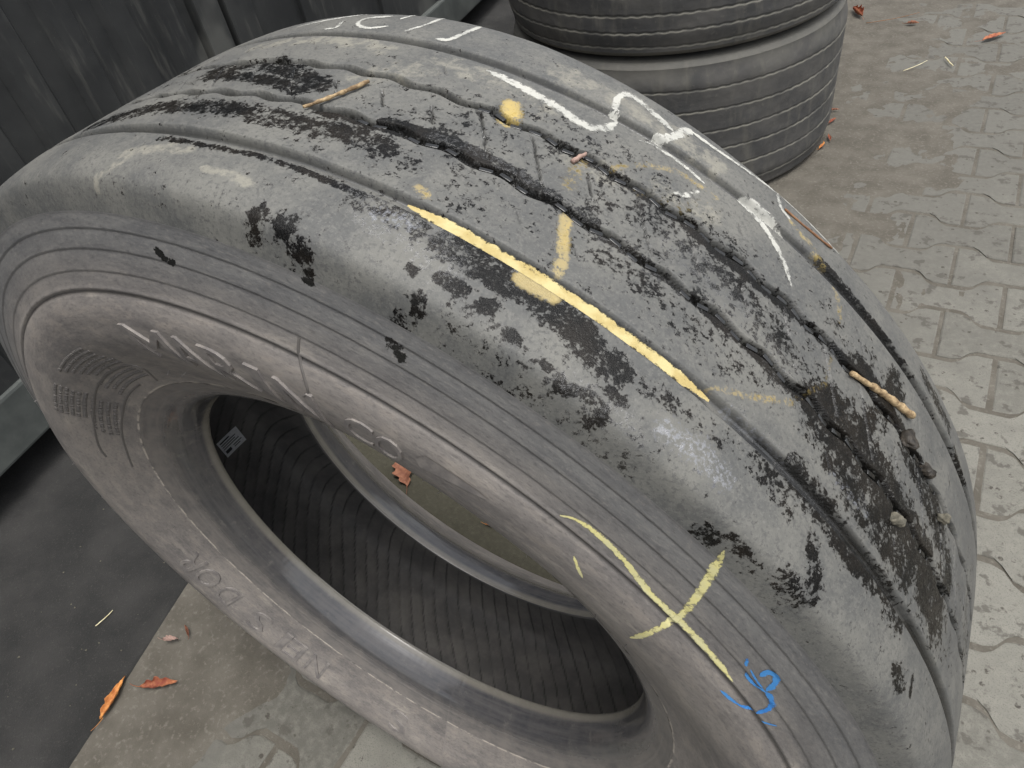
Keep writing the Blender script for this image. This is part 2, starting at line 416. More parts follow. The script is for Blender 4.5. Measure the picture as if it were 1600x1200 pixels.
# ------------------------------------------------------------------ marks measured on the tyre: (angle from the top in degrees, radius, offset from the mid-plane)
MARKS = {}
MARKS['wet'] = [
    ([(-8.27, 0.5309, -0.0097),(-2.75, 0.5309, -0.0213),(4.62, 0.5309, 0.0023)], 0.0296, 0.7),
    ([(-7.34, 0.531, -0.0023),(0.04, 0.531, 0.0057),(3.78, 0.5309, 0.0125)], 0.02, 0.76),
    ([(-14.48, 0.5303, 0.0608),(-7.01, 0.5305, 0.0491),(1.73, 0.5305, 0.0468),(7.51, 0.5305, 0.0476),(13.3, 0.5306, 0.0441)], 0.0295, 0.68),
    ([(4.78, 0.5304, 0.0537),(9.98, 0.5304, 0.0523),(13.3, 0.5306, 0.0441)], 0.0135, 0.5),
    ([(-1.78, 0.5289, 0.089),(3.19, 0.5289, 0.0888),(6.83, 0.5292, 0.0864),(10.91, 0.5291, 0.0867),(14.73, 0.5291, 0.0872)], 0.0072, 0.72),
    ([(14.95, 0.5288, 0.09),(18.47, 0.5289, 0.0892),(21.26, 0.5279, 0.0981)], 0.022, 0.56),
    ([(20.89, 0.5285, 0.0927),(24.59, 0.5287, 0.0907),(28.11, 0.5285, 0.0926),(32.05, 0.5277, 0.1008)], 0.0268, 0.7),
    ([(23.32, 0.5281, 0.0971),(25.73, 0.5282, 0.0952)], 0.0184, 0.66),
    ([(29.69, 0.5287, 0.0903),(33.32, 0.5277, 0.1002)], 0.019, 0.66),
    ([(10.17, 0.5204, 0.124),(10.24, 0.5201, 0.1244)], 0.0188, 0.74),
    ([(12.24, 0.5235, 0.1209),(12.4, 0.5226, 0.1218)], 0.0219, 0.74),
    ([(13.51, 0.5112, 0.129),(13.75, 0.5098, 0.1294)], 0.0181, 0.55),
    ([(14.25, 0.499, 0.1322),(14.45, 0.4993, 0.1321)], 0.01, 0.74),
    ([(0.03, 0.4809, 0.1367),(0.69, 0.4762, 0.1378),(1.65, 0.4753, 0.1381)], 0.0089, 0.74),
    ([(20.88, 0.4854, 0.1356),(21.44, 0.4829, 0.1363)], 0.014, 0.74),
    ([(21.69, 0.5178, 0.1266),(21.99, 0.5172, 0.1271)], 0.0107, 0.74),
    ([(20.39, 0.525, 0.1154),(20.66, 0.5249, 0.1156)], 0.0092, 0.74),
    ([(22.22, 0.526, 0.1116),(23.47, 0.526, 0.1115)], 0.014, 0.74),
    ([(25.13, 0.5253, 0.1143),(25.55, 0.5257, 0.1125)], 0.0138, 0.74),
    ([(27.11, 0.5241, 0.1185),(27.76, 0.524, 0.1189)], 0.0104, 0.74),
    ([(29.6, 0.5233, 0.1212),(29.89, 0.5229, 0.1216)], 0.0072, 0.8),
    ([(30.91, 0.5189, 0.1255),(32.11, 0.5217, 0.1228),(33.61, 0.5218, 0.1226)], 0.0096, 0.74),
    ([(33.66, 0.5177, 0.1268),(33.96, 0.5178, 0.1267)], 0.0088, 0.8),
    ([(33.3, 0.5255, 0.1134),(34.42, 0.5254, 0.1138)], 0.0121, 0.6),
    ([(7.23, 0.5307, 0.0322),(12.15, 0.5308, 0.0289),(17.97, 0.5308, 0.0222),(22.69, 0.5308, 0.0234),(27.04, 0.5308, 0.027),(31.25, 0.5308, 0.0273),(35.69, 0.5308, 0.0284),(40.46, 0.5307, 0.0298),(45.17, 0.5307, 0.0306),(50.65, 0.5308, 0.0301),(56.88, 0.5308, 0.0306)], 0.012, 0.82),
    ([(11.71, 0.5308, 0.0231),(16.22, 0.5309, 0.0175),(20.04, 0.5309, 0.0178),(23.0, 0.5308, 0.0208)], 0.014, 0.86),
    ([(23.24, 0.5308, 0.0209),(27.18, 0.5308, 0.0211)], 0.0142, 0.55),
    ([(21.45, 0.5308, -0.0235),(25.38, 0.5308, -0.0231),(30.38, 0.5308, -0.022),(35.21, 0.5308, -0.0176),(40.7, 0.5308, -0.0204),(46.3, 0.5308, -0.026),(52.58, 0.5308, -0.0285),(57.96, 0.5308, -0.0248)], 0.0135, 0.82),
    ([(46.07, 0.5308, 0.0215),(50.46, 0.5308, 0.0255),(54.87, 0.5308, 0.0302),(59.39, 0.5307, 0.0357),(62.74, 0.5305, 0.0465)], 0.0618, 0.8),
    ([(45.32, 0.53, 0.0758),(48.59, 0.5298, 0.0796),(51.79, 0.5291, 0.0866),(56.34, 0.5297, 0.0806)], 0.0279, 0.74),
    ([(48.6, 0.5277, 0.1013),(50.32, 0.5206, 0.1238)], 0.0161, 0.62),
    ([(54.52, 0.5298, 0.0801),(57.64, 0.5293, 0.085)], 0.0322, 0.6),
    ([(49.04, 0.5308, 0.0272),(50.99, 0.5308, -0.0237),(51.68, 0.5304, -0.0552)], 0.0307, 0.66),
    ([(54.71, 0.5308, -0.0226),(59.86, 0.5309, -0.0095),(64.11, 0.5309, 0.0121)], 0.0373, 0.66),
    ([(47.83, 0.5305, 0.0477),(51.73, 0.5304, 0.0551),(57.27, 0.5303, 0.0605)], 0.0316, 0.66),
    ([(55.31, 0.5279, -0.0986),(60.02, 0.5281, -0.0966)], 0.023, 0.68),
    ([(41.61, 0.5293, -0.0847),(49.13, 0.5296, -0.0815),(54.93, 0.5299, -0.0794),(63.72, 0.53, -0.0771)], 0.0089, 0.78),
    ([(61.73, 0.5293, -0.0856),(69.66, 0.5301, -0.0745)], 0.0115, 0.7),
    ([(47.35, 0.5306, -0.0376),(54.55, 0.5308, -0.027)], 0.0152, 0.85),
    ([(29.09, 0.5309, -0.0072),(36.9, 0.5309, -0.0028),(43.09, 0.5309, 0.0098)], 0.03, 0.42),
    ([(28.77, 0.5306, 0.0423),(35.34, 0.5306, 0.0421)], 0.0227, 0.42),
    ([(59.73, 0.5264, 0.1101),(60.76, 0.5258, 0.1124)], 0.0166, 0.74),
    ([(61.87, 0.5276, 0.1015),(62.36, 0.5261, 0.1114)], 0.0057, 0.8),
    ([(45.87, 0.5282, 0.0959),(42.73, 0.5289, 0.0895)], 0.0226, 0.45),
    ([(44.11, 0.5066, 0.1302),(43.26, 0.5047, 0.1307),(42.26, 0.5018, 0.1315)], 0.0044, 0.6),
    ([(43.87, 0.5165, 0.1276),(46.81, 0.5118, 0.1288)], 0.0045, 0.5),
    ([(48.12, 0.5198, 0.1246),(50.3, 0.5185, 0.1259)], 0.0159, 0.5),
    ([(23.46, 0.522, 0.1225),(27.98, 0.5185, 0.126),(36.6, 0.5193, 0.1252)], 0.0243, 0.3),
    ([(34.61, 0.5278, 0.0994),(41.3, 0.5286, 0.0918),(45.75, 0.5294, 0.0837)], 0.0176, 0.35),
]
MARKS['glit'] = [
    ([(16.66, 0.5283, 0.0946),(18.74, 0.5284, 0.093),(21.93, 0.5276, 0.1015)], 0.0348, 0.8),
    ([(15.34, 0.5309, 0.0187),(18.92, 0.5309, 0.015),(22.49, 0.5308, 0.02)], 0.0128, 0.9),
    ([(32.46, 0.5309, 0.0017),(37.46, 0.5309, 0.0104),(42.56, 0.5308, 0.026)], 0.0342, 0.65),
    ([(14.64, 0.5292, 0.086),(16.82, 0.5287, 0.0908)], 0.0182, 0.8),
    ([(31.09, 0.5212, 0.1233),(36.09, 0.5196, 0.1248)], 0.0241, 0.6),
    ([(36.98, 0.5259, 0.1119),(39.95, 0.5262, 0.1108),(41.56, 0.5266, 0.1093)], 0.0194, 0.6),
    ([(40.26, 0.5301, 0.0724),(44.66, 0.5301, 0.0741)], 0.0137, 0.6),
    ([(23.26, 0.5309, 0.0172),(28.4, 0.5308, 0.0266),(33.69, 0.5308, 0.028)], 0.0188, 0.5),
    ([(46.72, 0.5308, 0.0211),(57.19, 0.5307, 0.0373)], 0.049, 0.3),
]
MARKS['yel'] = [
    ([(17.53, 0.5306, -0.0383),(18.09, 0.5308, -0.0305),(18.35, 0.5308, -0.0219)], 0.0193, 0.9),
    ([(24.03, 0.5309, -0.0162),(24.52, 0.5309, 0.0062)], 0.0179, 0.5),
    ([(25.66, 0.5307, 0.0312),(26.36, 0.5305, 0.0478),(27.11, 0.5302, 0.0627),(27.27, 0.5301, 0.07)], 0.0116, 0.85),
    ([(25.88, 0.529, 0.0875),(26.7, 0.5291, 0.0871),(27.79, 0.5292, 0.0859)], 0.0143, 1.1),
    ([(17.43, 0.5302, 0.0654),(18.14, 0.5302, 0.0672)], 0.012, 0.6),
    ([(26.04, 0.5308, -0.0294),(27.63, 0.5305, -0.0486),(29.71, 0.5303, -0.0601),(31.78, 0.5302, -0.0616),(32.8, 0.5303, -0.0604)], 0.0086, 0.5),
    ([(28.36, 0.5308, -0.0223),(31.03, 0.5308, -0.03),(32.72, 0.5304, -0.0517)], 0.0135, 0.35),
    ([(40.22, 0.5285, -0.0929),(42.36, 0.5297, -0.0814),(44.24, 0.5302, -0.0656),(44.85, 0.5304, -0.0514)], 0.0081, 0.5),
    ([(38.25, 0.5301, 0.0723),(40.68, 0.5303, 0.0588),(43.4, 0.5306, 0.0389)], 0.0083, 0.5),
    ([(45.25, 0.5308, -0.0169),(45.42, 0.5309, 0.0051),(43.57, 0.5307, 0.0359)], 0.0072, 0.4),
    ([(38.39, 0.5282, -0.0964),(41.28, 0.5293, -0.0848),(41.85, 0.53, -0.0756)], 0.0082, 0.6),
]
MARKS['pale_blue'] = [
    ([(37.13, 0.5262, 0.1108),(39.19, 0.5263, 0.1103),(41.46, 0.5261, 0.1113)], 0.0185, 0.5),
    ([(39.24, 0.5274, 0.1035),(41.4, 0.5263, 0.1105)], 0.0128, 0.5),
    ([(39.9, 0.53, 0.0755),(44.74, 0.53, 0.0758)], 0.0073, 0.6),
    ([(16.66, 0.5283, 0.0946),(18.61, 0.5287, 0.0911)], 0.0159, 0.5),
    ([(48.22, 0.5303, 0.0568),(51.73, 0.5304, 0.0551)], 0.0102, 0.4),
]
MARKS['tan'] = [
    ([(18.59, 0.5282, -0.0958),(25.03, 0.5283, -0.0951),(31.71, 0.5286, -0.0922)], 0.0291, 0.6),
    ([(23.72, 0.5308, -0.0174),(28.12, 0.5308, -0.0275),(32.58, 0.5306, -0.0424)], 0.031, 0.5),
    ([(6.49, 0.5309, -0.0163),(11.06, 0.5303, -0.0595),(19.5, 0.5305, -0.0498)], 0.0345, 0.5),
    ([(-8.09, 0.5304, -0.0559),(-1.74, 0.5302, -0.0676),(5.23, 0.5303, -0.0612)], 0.027, 0.6),
    ([(-3.07, 0.5272, 0.1062),(1.76, 0.5286, 0.0921)], 0.0169, 0.6),
    ([(4.34, 0.5271, 0.1063),(6.06, 0.5272, 0.1059),(8.52, 0.5268, 0.1088)], 0.0091, 0.7),
    ([(-4.72, 0.5179, 0.1265),(-2.81, 0.5253, 0.1143),(-1.73, 0.5279, 0.0993)], 0.0081, 0.7),
]
MARKS['ypaint'] = [
    ([(18.3, 0.5298, 0.0796),(21.31, 0.5298, 0.0801),(24.71, 0.5298, 0.0793),(28.1, 0.53, 0.0785),(31.58, 0.53, 0.078),(35.2, 0.53, 0.0782),(38.36, 0.5298, 0.0797)], 0.0039, 1),
]
MARKS['chalk'] = [
    ([(13.9, 0.5302, -0.0656),(17.32, 0.5303, -0.0611),(20.7, 0.5303, -0.0556),(22.65, 0.5304, -0.0521),(23.81, 0.5303, -0.0594),(24.17, 0.5301, -0.0741)], 0.0067, 1),
    ([(24.24, 0.53, -0.0748),(23.3, 0.5292, -0.0861),(22.94, 0.5276, -0.1013),(23.61, 0.5269, -0.1081),(25.67, 0.5275, -0.1031),(27.66, 0.5281, -0.097)], 0.0052, 1),
    ([(26.74, 0.5296, -0.0822),(27.77, 0.529, -0.0873),(28.67, 0.5258, -0.1125)], 0.0069, 1),
    ([(28.39, 0.5263, -0.1105),(31.12, 0.5264, -0.1102),(34.58, 0.5251, -0.1149),(36.78, 0.5242, -0.1184)], 0.0036, 1),
    ([(36.64, 0.5241, -0.1188),(37.27, 0.5274, -0.1033),(38.48, 0.5282, -0.0957)], 0.0036, 1),
    ([(36.75, 0.5236, -0.1206),(43.35, 0.5241, -0.1188)], 0.0037, 1),
    ([(26.21, 0.5302, -0.0661),(27.2, 0.5301, -0.0693),(29.33, 0.5301, -0.0688),(31.61, 0.5302, -0.0655)], 0.0028, 0.8),
    ([(34.3, 0.5296, -0.0823),(36.63, 0.5296, -0.0824),(39.88, 0.53, -0.0763),(41.88, 0.5299, -0.0789)], 0.0046, 1),
    ([(33.95, 0.5301, -0.0731),(36.54, 0.5301, -0.0683),(38.79, 0.5303, -0.0554),(40.35, 0.5306, -0.0394)], 0.0039, 1),
    ([(30.13, 0.5306, -0.0387),(30.94, 0.5305, -0.0439),(31.6, 0.5304, -0.0556)], 0.0037, 0.6),
    ([(-8.14, 0.5292, -0.0862),(-6.35, 0.5287, -0.0912),(-1.79, 0.5275, -0.1026)], 0.0036, 1),
    ([(-3.17, 0.53, -0.0744),(-2.16, 0.53, -0.0766),(-2.91, 0.5289, -0.0887)], 0.0028, 1),
    ([(1.24, 0.528, -0.0979),(-0.88, 0.5286, -0.092),(-0.57, 0.5295, -0.0834),(1.17, 0.53, -0.0774),(2.69, 0.5296, -0.0822)], 0.0034, 1),
    ([(2.46, 0.5284, -0.0935),(2.97, 0.5271, -0.1071)], 0.0027, 1),
    ([(4.78, 0.53, -0.0779),(5.5, 0.5287, -0.0907),(5.77, 0.5271, -0.1069)], 0.0033, 1),
    ([(7.94, 0.53, -0.0754),(8.94, 0.5299, -0.0791),(9.5, 0.5275, -0.1031)], 0.0044, 1),
]
MARKS['sideyel'] = [
    ([(36.63, 0.4492, 0.1443),(37.63, 0.4542, 0.143),(39.25, 0.4558, 0.1426),(41.9, 0.4541, 0.143),(46.01, 0.4483, 0.1445),(49.67, 0.4487, 0.1444),(53.09, 0.4481, 0.1446),(56.73, 0.4467, 0.145)], 0.0049, 1),
    ([(44.49, 0.5099, 0.1294),(45.74, 0.493, 0.1337),(47.3, 0.4719, 0.1388),(48.68, 0.4508, 0.1439),(49.21, 0.4286, 0.1505),(50.11, 0.4033, 0.1507)], 0.0054, 1),
    ([(39.8, 0.4322, 0.1499),(40.76, 0.427, 0.1507),(41.92, 0.4214, 0.1515)], 0.0024, 1),
]
MARKS['blue'] = [
    ([(57.51, 0.4359, 0.1485),(59.46, 0.4386, 0.1476),(61.22, 0.4448, 0.1455)], 0.0023, 1),
    ([(61.14, 0.4459, 0.1452),(60.92, 0.4529, 0.1434),(59.93, 0.4597, 0.1416),(58.91, 0.4616, 0.1411),(58.39, 0.4608, 0.1413)], 0.0046, 1),
    ([(58.39, 0.4608, 0.1413),(57.4, 0.4574, 0.1422),(56.39, 0.4574, 0.1422),(55.85, 0.4588, 0.1418)], 0.0027, 1),
    ([(56.47, 0.465, 0.1403),(56.09, 0.4713, 0.1389),(56.6, 0.4739, 0.1384),(57.35, 0.4709, 0.139),(58.31, 0.4615, 0.1412)], 0.0043, 1),
    ([(54.28, 0.4665, 0.14),(55.12, 0.4619, 0.1411)], 0.0027, 0.6),
    ([(55.54, 0.4629, 0.1408),(56.89, 0.461, 0.1413),(58.14, 0.4609, 0.1413)], 0.0016, 0.8),
    ([(62.28, 0.4456, 0.1453),(62.77, 0.4481, 0.1446),(63.17, 0.4525, 0.1435)], 0.0018, 1),
]
MARKS['frame'] = [
    ([(-26.54, 0.3385, 0.1232),(-22.67, 0.3563, 0.1317),(-22.57, 0.3625, 0.1347),(-24.08, 0.3666, 0.1368),(-29.88, 0.3675, 0.1372),(-39.96, 0.3669, 0.1369),(-48.62, 0.366, 0.1365),(-56.52, 0.3671, 0.137),(-64.72, 0.3689, 0.1379),(-68.46, 0.3671, 0.1371)], 0.0013, 1),
    ([(-32.75, 0.3419, 0.1247),(-41.07, 0.3429, 0.1252),(-49.95, 0.3432, 0.1254),(-59.11, 0.3456, 0.1265),(-66.15, 0.347, 0.1272),(-72.31, 0.3489, 0.1281)], 0.0015, 1),
    ([(-27.76, 0.3997, 0.1504),(-28.25, 0.383, 0.1445),(-29.88, 0.3675, 0.1372)], 0.001, 1),
]
MARKS['flash'] = [
    ([(13.47, 0.4576, 0.1421),(13.41, 0.4497, 0.1442),(13.54, 0.4425, 0.1462),(14.15, 0.4324, 0.1498),(14.44, 0.4219, 0.1515),(13.77, 0.4146, 0.1514)], 0.0008, 1),
]


# ------------------------------------------------------------------ ground
HALF = .1372            # row pitch
PIT = .24               # stone pitch along a row
def row_y(r): return 2.004 - HALF * r

def ground_dirt_height(x, y):
    d = .55 * sstep(-x, -.75, .1) + .30 * sstep(y, .7, 2.2)
    d = d - .55 * sstep(-y, -.6, .2)
    d = d + 1.1 * sstep(-x, .34, .50)
    d = d + .75 * sstep(-x, -.1, .1) * sstep(y, .05, .18)
    d = d + (fbm(x * 7 + 3, y * 7 + 9, 5) - .5) * .95
    return d

def build_pavement():
    xs = np.arange(-1.1, 3.2, .016); ys = np.arange(-2.2, 5.6, .016)
    xs = xs[(xs < 1.35) | (np.arange(len(xs)) % 4 == 0)]
    X, Y = np.meshgrid(xs, ys)
    d = ground_dirt_height(X, Y)
    Z = -.0016 + .0036 * sstep(d, .30, .80) + (fbm(X * 55, Y * 55, 3) - .5) * .0016
    V = np.stack([X, Y, Z], -1).reshape(-1, 3)
    me = mesh_np('pavement', V, grid_quads(len(ys), len(xs), False))
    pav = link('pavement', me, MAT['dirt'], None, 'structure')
    # bone shaped interlocking stone, made once per variant
    def half_h(x):
        x = abs(x)
        t = min(1, max(0, (x - .040) / .040)); t = t * t * (3 - 2 * t)
        return .0490 + (.0882 - .0490) * t
    def stone_mesh(k):
        rs = random.Random(k)
        g = .0034
        n = 15
        xs = [-PIT / 2 + g + (PIT - 2 * g) * i / n for i in range(n + 1)]
        top = [(x, half_h(x) - .0052 + rs.uniform(-.0010, .0010)) for x in xs]
        bot = [(x, -half_h(x) + .0052 + rs.uniform(-.0010, .0010)) for x in reversed(xs)]
        out = top + bot
        bm = bmesh.new()
        rings = []
        for inset, z in ((0, -.05), (0, -.0045), (.0012, -.0014), (.0045, 0)):
            ring = []
            for (x, y) in out:
                sx = (abs(x) - inset) / abs(x) if abs(x) > .02 else 1
                yy = y - math.copysign(inset, y)
                ring.append(bm.verts.new((x * sx, yy, z + (rs.uniform(-.0004, .0004) if z == 0 else 0))))
            rings.append(ring)
        m = len(out)
        for a, b in zip(rings, rings[1:]):
            for i in range(m):
                bm.faces.new((a[i], b[i], b[(i + 1) % m], a[(i + 1) % m]))
        # cap as quads between the two long edges
        t = rings[-1]
        for i in range(n):
            bm.faces.new((t[i], t[m - 1 - i], t[m - 2 - i], t[i + 1]))
        bmesh.ops.recalc_face_normals(bm, faces=bm.faces)
        me = bm_mesh('paving_stone', bm)
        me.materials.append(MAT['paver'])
        return me
    variants = [stone_mesh(k) for k in range(8)]
    cand = []
    for r in range(-9, 26):
        y = row_y(r)
        x0 = .513 if r % 2 == 0 else .633
        for k in range(-6, 6):
            x = x0 + PIT * (k + .5)
            if x - .12 < strip_x(y) + .015: continue
            if x > 1.5 or y > 3.35 or y < -1.3: continue
            dd = math.hypot(x - .3, y - 1.0)
            cand.append((dd, x, y))
    cand.sort()
    for i, (dd, x, y) in enumerate(cand[:300]):
        o = bpy.data.objects.new('paving_stone', variants[random.randrange(8)])
        C.objects.link(o); o.parent = pav
        o.location = (x, y, random.uniform(-.0012, .0010))
        o.rotation_euler = (random.uniform(-.004, .004), random.uniform(-.004, .004), random.choice((0, math.pi)) + random.uniform(-.005, .005))
    return len(cand)

def strip_x(y): return -.717 - .231 * (y + .124)

def build_strip():
    # dark asphalt strip along the container
    ys = np.concatenate([np.linspace(-2.4, 1.2, 240), np.linspace(1.25, 7, 60)])
    nx = 70
    V = []
    for j, y in enumerate(ys):
        e = strip_x(min(y, 2.5)) + (.006 * (fbm(np.array(y * 9.), np.array(3.3), 4) - .5) if True else 0)
        for i in range(nx):
            t = i / (nx - 1)
            x = e - (t ** 1.6) * 3.0
            z = .006 + (.0035 * (float(fbm(np.array(x * 28.), np.array(y * 28.), 4)) - .5))
            if i == 0: z = -.012
            V.append((x, y, z))
    me = mesh_np('asphalt_strip', V, grid_quads(len(ys), nx, False, True))
    link('asphalt_strip', me, MAT['asphalt'], None, 'structure')
    # wide earth sheet under everything
    V = [(-12, -12, -.06), (12, -12, -.06), (12, 12, -.06), (-12, 12, -.06)]
    me = mesh_np('ground', V, [(0, 1, 2, 3)])
    link('ground', me, MAT['dirt'], None, 'structure')

build_strip()
build_pavement()

# ------------------------------------------------------------------ containers on the left
def cpos(y, depth=0.0, z=0.0):
    """point on the container's long face; depth goes into the container"""
    u = Vector((-.1621, .9868, 0)); n = Vector((-.9868, -.1621, 0))
    p = Vector((-1.32, -.02, 0)) + u * ((y + .02) / .9868) + n * depth
    return (p.x, p.y, z)

def wall_box(name, y0, y1, d0, d1, z0, z1, mat, parent, bev=.003):
    bm = bmesh.new()
    box_bm(bm, y0, y1, d0, d1, z0, z1, bev)
    for v in bm.verts: v.co = Vector(cpos(v.co.x, v.co.y, v.co.z))
    bmesh.ops.recalc_face_normals(bm, faces=bm.faces)
    return link(name, bm_mesh(name, bm), mat, parent)

def corrugated(y0, y1, first, pitch, z0, z1, dep, parent):
    # trapezoid profile, real folded sheet with thickness; one part per fold
    segs = []
    y = first
    while y > y0: y -= 2 * pitch
    pts = []
    while y < y1 + 2 * pitch:
        pts += [(y, 0), (y + pitch * .80, 0), (y + pitch, dep), (y + pitch * 1.80, dep)]
        y += 2 * pitch
    pts = [p for p in pts if y0 <= p[0] <= y1]
    pts = [(y0, pts[0][1])] + pts + [(y1, pts[-1][1])]
    fold = []
    for a, b in zip(pts, pts[1:]):
        if b[0] - a[0] < 1e-5: continue
        bm = bmesh.new()
        n = 14
        vs_ = []
        for i in range(n + 1):
            z = z0 + (z1 - z0) * i / n
            w = .0015 * math.sin(i * 1.7 + a[0] * 9)
            vs_.append((bm.verts.new(cpos(a[0], a[1] + w, z)), bm.verts.new(cpos(b[0], b[1] + w, z)),
                        bm.verts.new(cpos(b[0], b[1] + .004 + w, z)), bm.verts.new(cpos(a[0], a[1] + .004 + w, z))))
        for p, q in zip(vs_, vs_[1:]):
            bm.faces.new((p[0], p[1], q[1], q[0])); bm.faces.new((p[2], p[3], q[3], q[2]))
        bmesh.ops.recalc_face_normals(bm, faces=bm.faces)
        link('wall_panel', bm_mesh('wall_panel', bm), MAT['steel'], parent)

def container(name, label, y0, y1, ribbed):
    root = empty(name, cpos((y0 + y1) / 2, 0, 0))
    tag(root, label, 'container', 'containers along the yard edge')
    off = root.matrix_world
    parts = []
    before = set(bpy.data.objects)
    wall_box('bottom_rail', y0, y1, -.012, .10, .10, .243, MAT['rail'], None, .008)
    if ribbed:
        corrugated(y0 + .12, y1 - .10, .485, .0785, .236, 2.45, .019, None)
    else:
        wall_box('wall_panel', y0 + .10, y1 - .10, .012, .05, .236, 2.45, MAT['steel'], None)
        for k in range(4):
            yy = y0 + .35 + k * .5
            wall_box('wall_rib', yy, yy + .09, -.004, .02, .26, 2.44, MAT['steel'], None)
    wall_box('corner_post', y0, y0 + .115, -.008, .14, .236, 2.5, MAT['steel'], None, .006)
    wall_box('corner_post', y1 - .095, y1, -.008, .14, .236, 2.5, MAT['steel'], None, .006)
    wall_box('corner_casting', y0, y0 + .18, -.016, .17, .004, .15, MAT['rail'], None, .006)
    wall_box('corner_casting', y1 - .18, y1, .35, .55, .004, .15, MAT['rail'], None, .006)
    wall_box('roof', y0, y1, -.01, 2.35, 2.45, 2.55, MAT['steel'], None)
    wall_box('floor', y0, y1, .105, 2.35, .12, .20, MAT['steel'], None)
    wall_box('back_wall', y0 + .02, y1 - .02, 2.3, 2.34, .2, 2.45, MAT['steel'], None)
    wall_box('end_wall', y1 - .05, y1 - .02, .145, 2.3, .2, 2.45, MAT['steel'], None)
    bpy.context.view_layer.update()
    for o in set(bpy.data.objects) - before:
        o.parent = root
        o.matrix_parent_inverse = Matrix.Translation(-root.location)
container('shipping_container', 'dark steel container with corrugated side wall and grey bottom rail', -2.3, 1.172, True)
container('shipping_container', 'dark flat walled container end beyond the corrugated one, behind the tyre stack', 1.195, 5.2, False)

# ------------------------------------------------------------------ the big tyre
HC = .531
HALFP = np.array([(.531, 0), (.5308, .03), (.530, .0783), (.527, .108), (.5235, .121), (.517, .1275), (.500, .132)])
SIDEP = np.array([(.500, .132), (.4885, .1348), (.4745, .1383), (.4585, .1419), (.443, .146), (.432, .1500), (.42, .1518), (.40, .1505), (.38, .1435), (.36, .1335), (.345, .1262), (.329, .1188)])
BEADP = np.array([(.329, .1188), (.3215, .1150), (.314, .1112), (.3065, .1078), (.3005, .1040), (.2955, .0990), (.2915, .0915), (.2885, .085), (.2858, .0775), (.2838, .0725), (.2832, .0700), (.2842, .0675)])
INP = np.array([(.2842, .0675), (.288, .0665), (.30, .0775), (.33, .103), (.36, .128), (.40, .141), (.44, .132), (.48, .12), (.505, .10), (.512, .06), (.513, 0)])

def catmull(P, n):
    P = np.asarray(P, float)
    Q = np.vstack([2 * P[0] - P[1], P, 2 * P[-1] - P[-2]])
    out = []
    for i in range(1, len(Q) - 2):
        t = np.linspace(0, 1, 24, endpoint=False)[:, None]
        out.append(.5 * ((2 * Q[i]) + (-Q[i - 1] + Q[i + 1]) * t + (2 * Q[i - 1] - 5 * Q[i] + 4 * Q[i + 1] - Q[i + 2]) * t ** 2 + (-Q[i - 1] + 3 * Q[i] - 3 * Q[i + 1] + Q[i + 2]) * t ** 3))
    out.append(P[-1:])
    o = np.vstack(out)
    L = np.concatenate([[0], np.cumsum(np.linalg.norm(np.diff(o, axis=0), axis=1))])
    if np.isscalar(n):
        u = np.linspace(0, L[-1], n)
    else:
        u = np.asarray(n) * L[-1]
    return np.stack([np.interp(u, L, o[:, 0]), np.interp(u, L, o[:, 1])], 1), u

_crown, _ = catmull(HALFP, 400)
def crown_r(s): return np.interp(np.abs(s), _crown[:, 1], _crown[:, 0])
_side, _ = catmull(SIDEP, 400)
def side_s(r): return np.interp(r, _side[::-1, 0], _side[::-1, 1])

G1 = .0783
def g2c(th): return .0260 - .0017 * np.cos(2 * np.pi * (th - 16.8) / 4)
def g3c(th): return -.0245 + .0017 * np.cos(2 * np.pi * (th - 18.6) / 4)

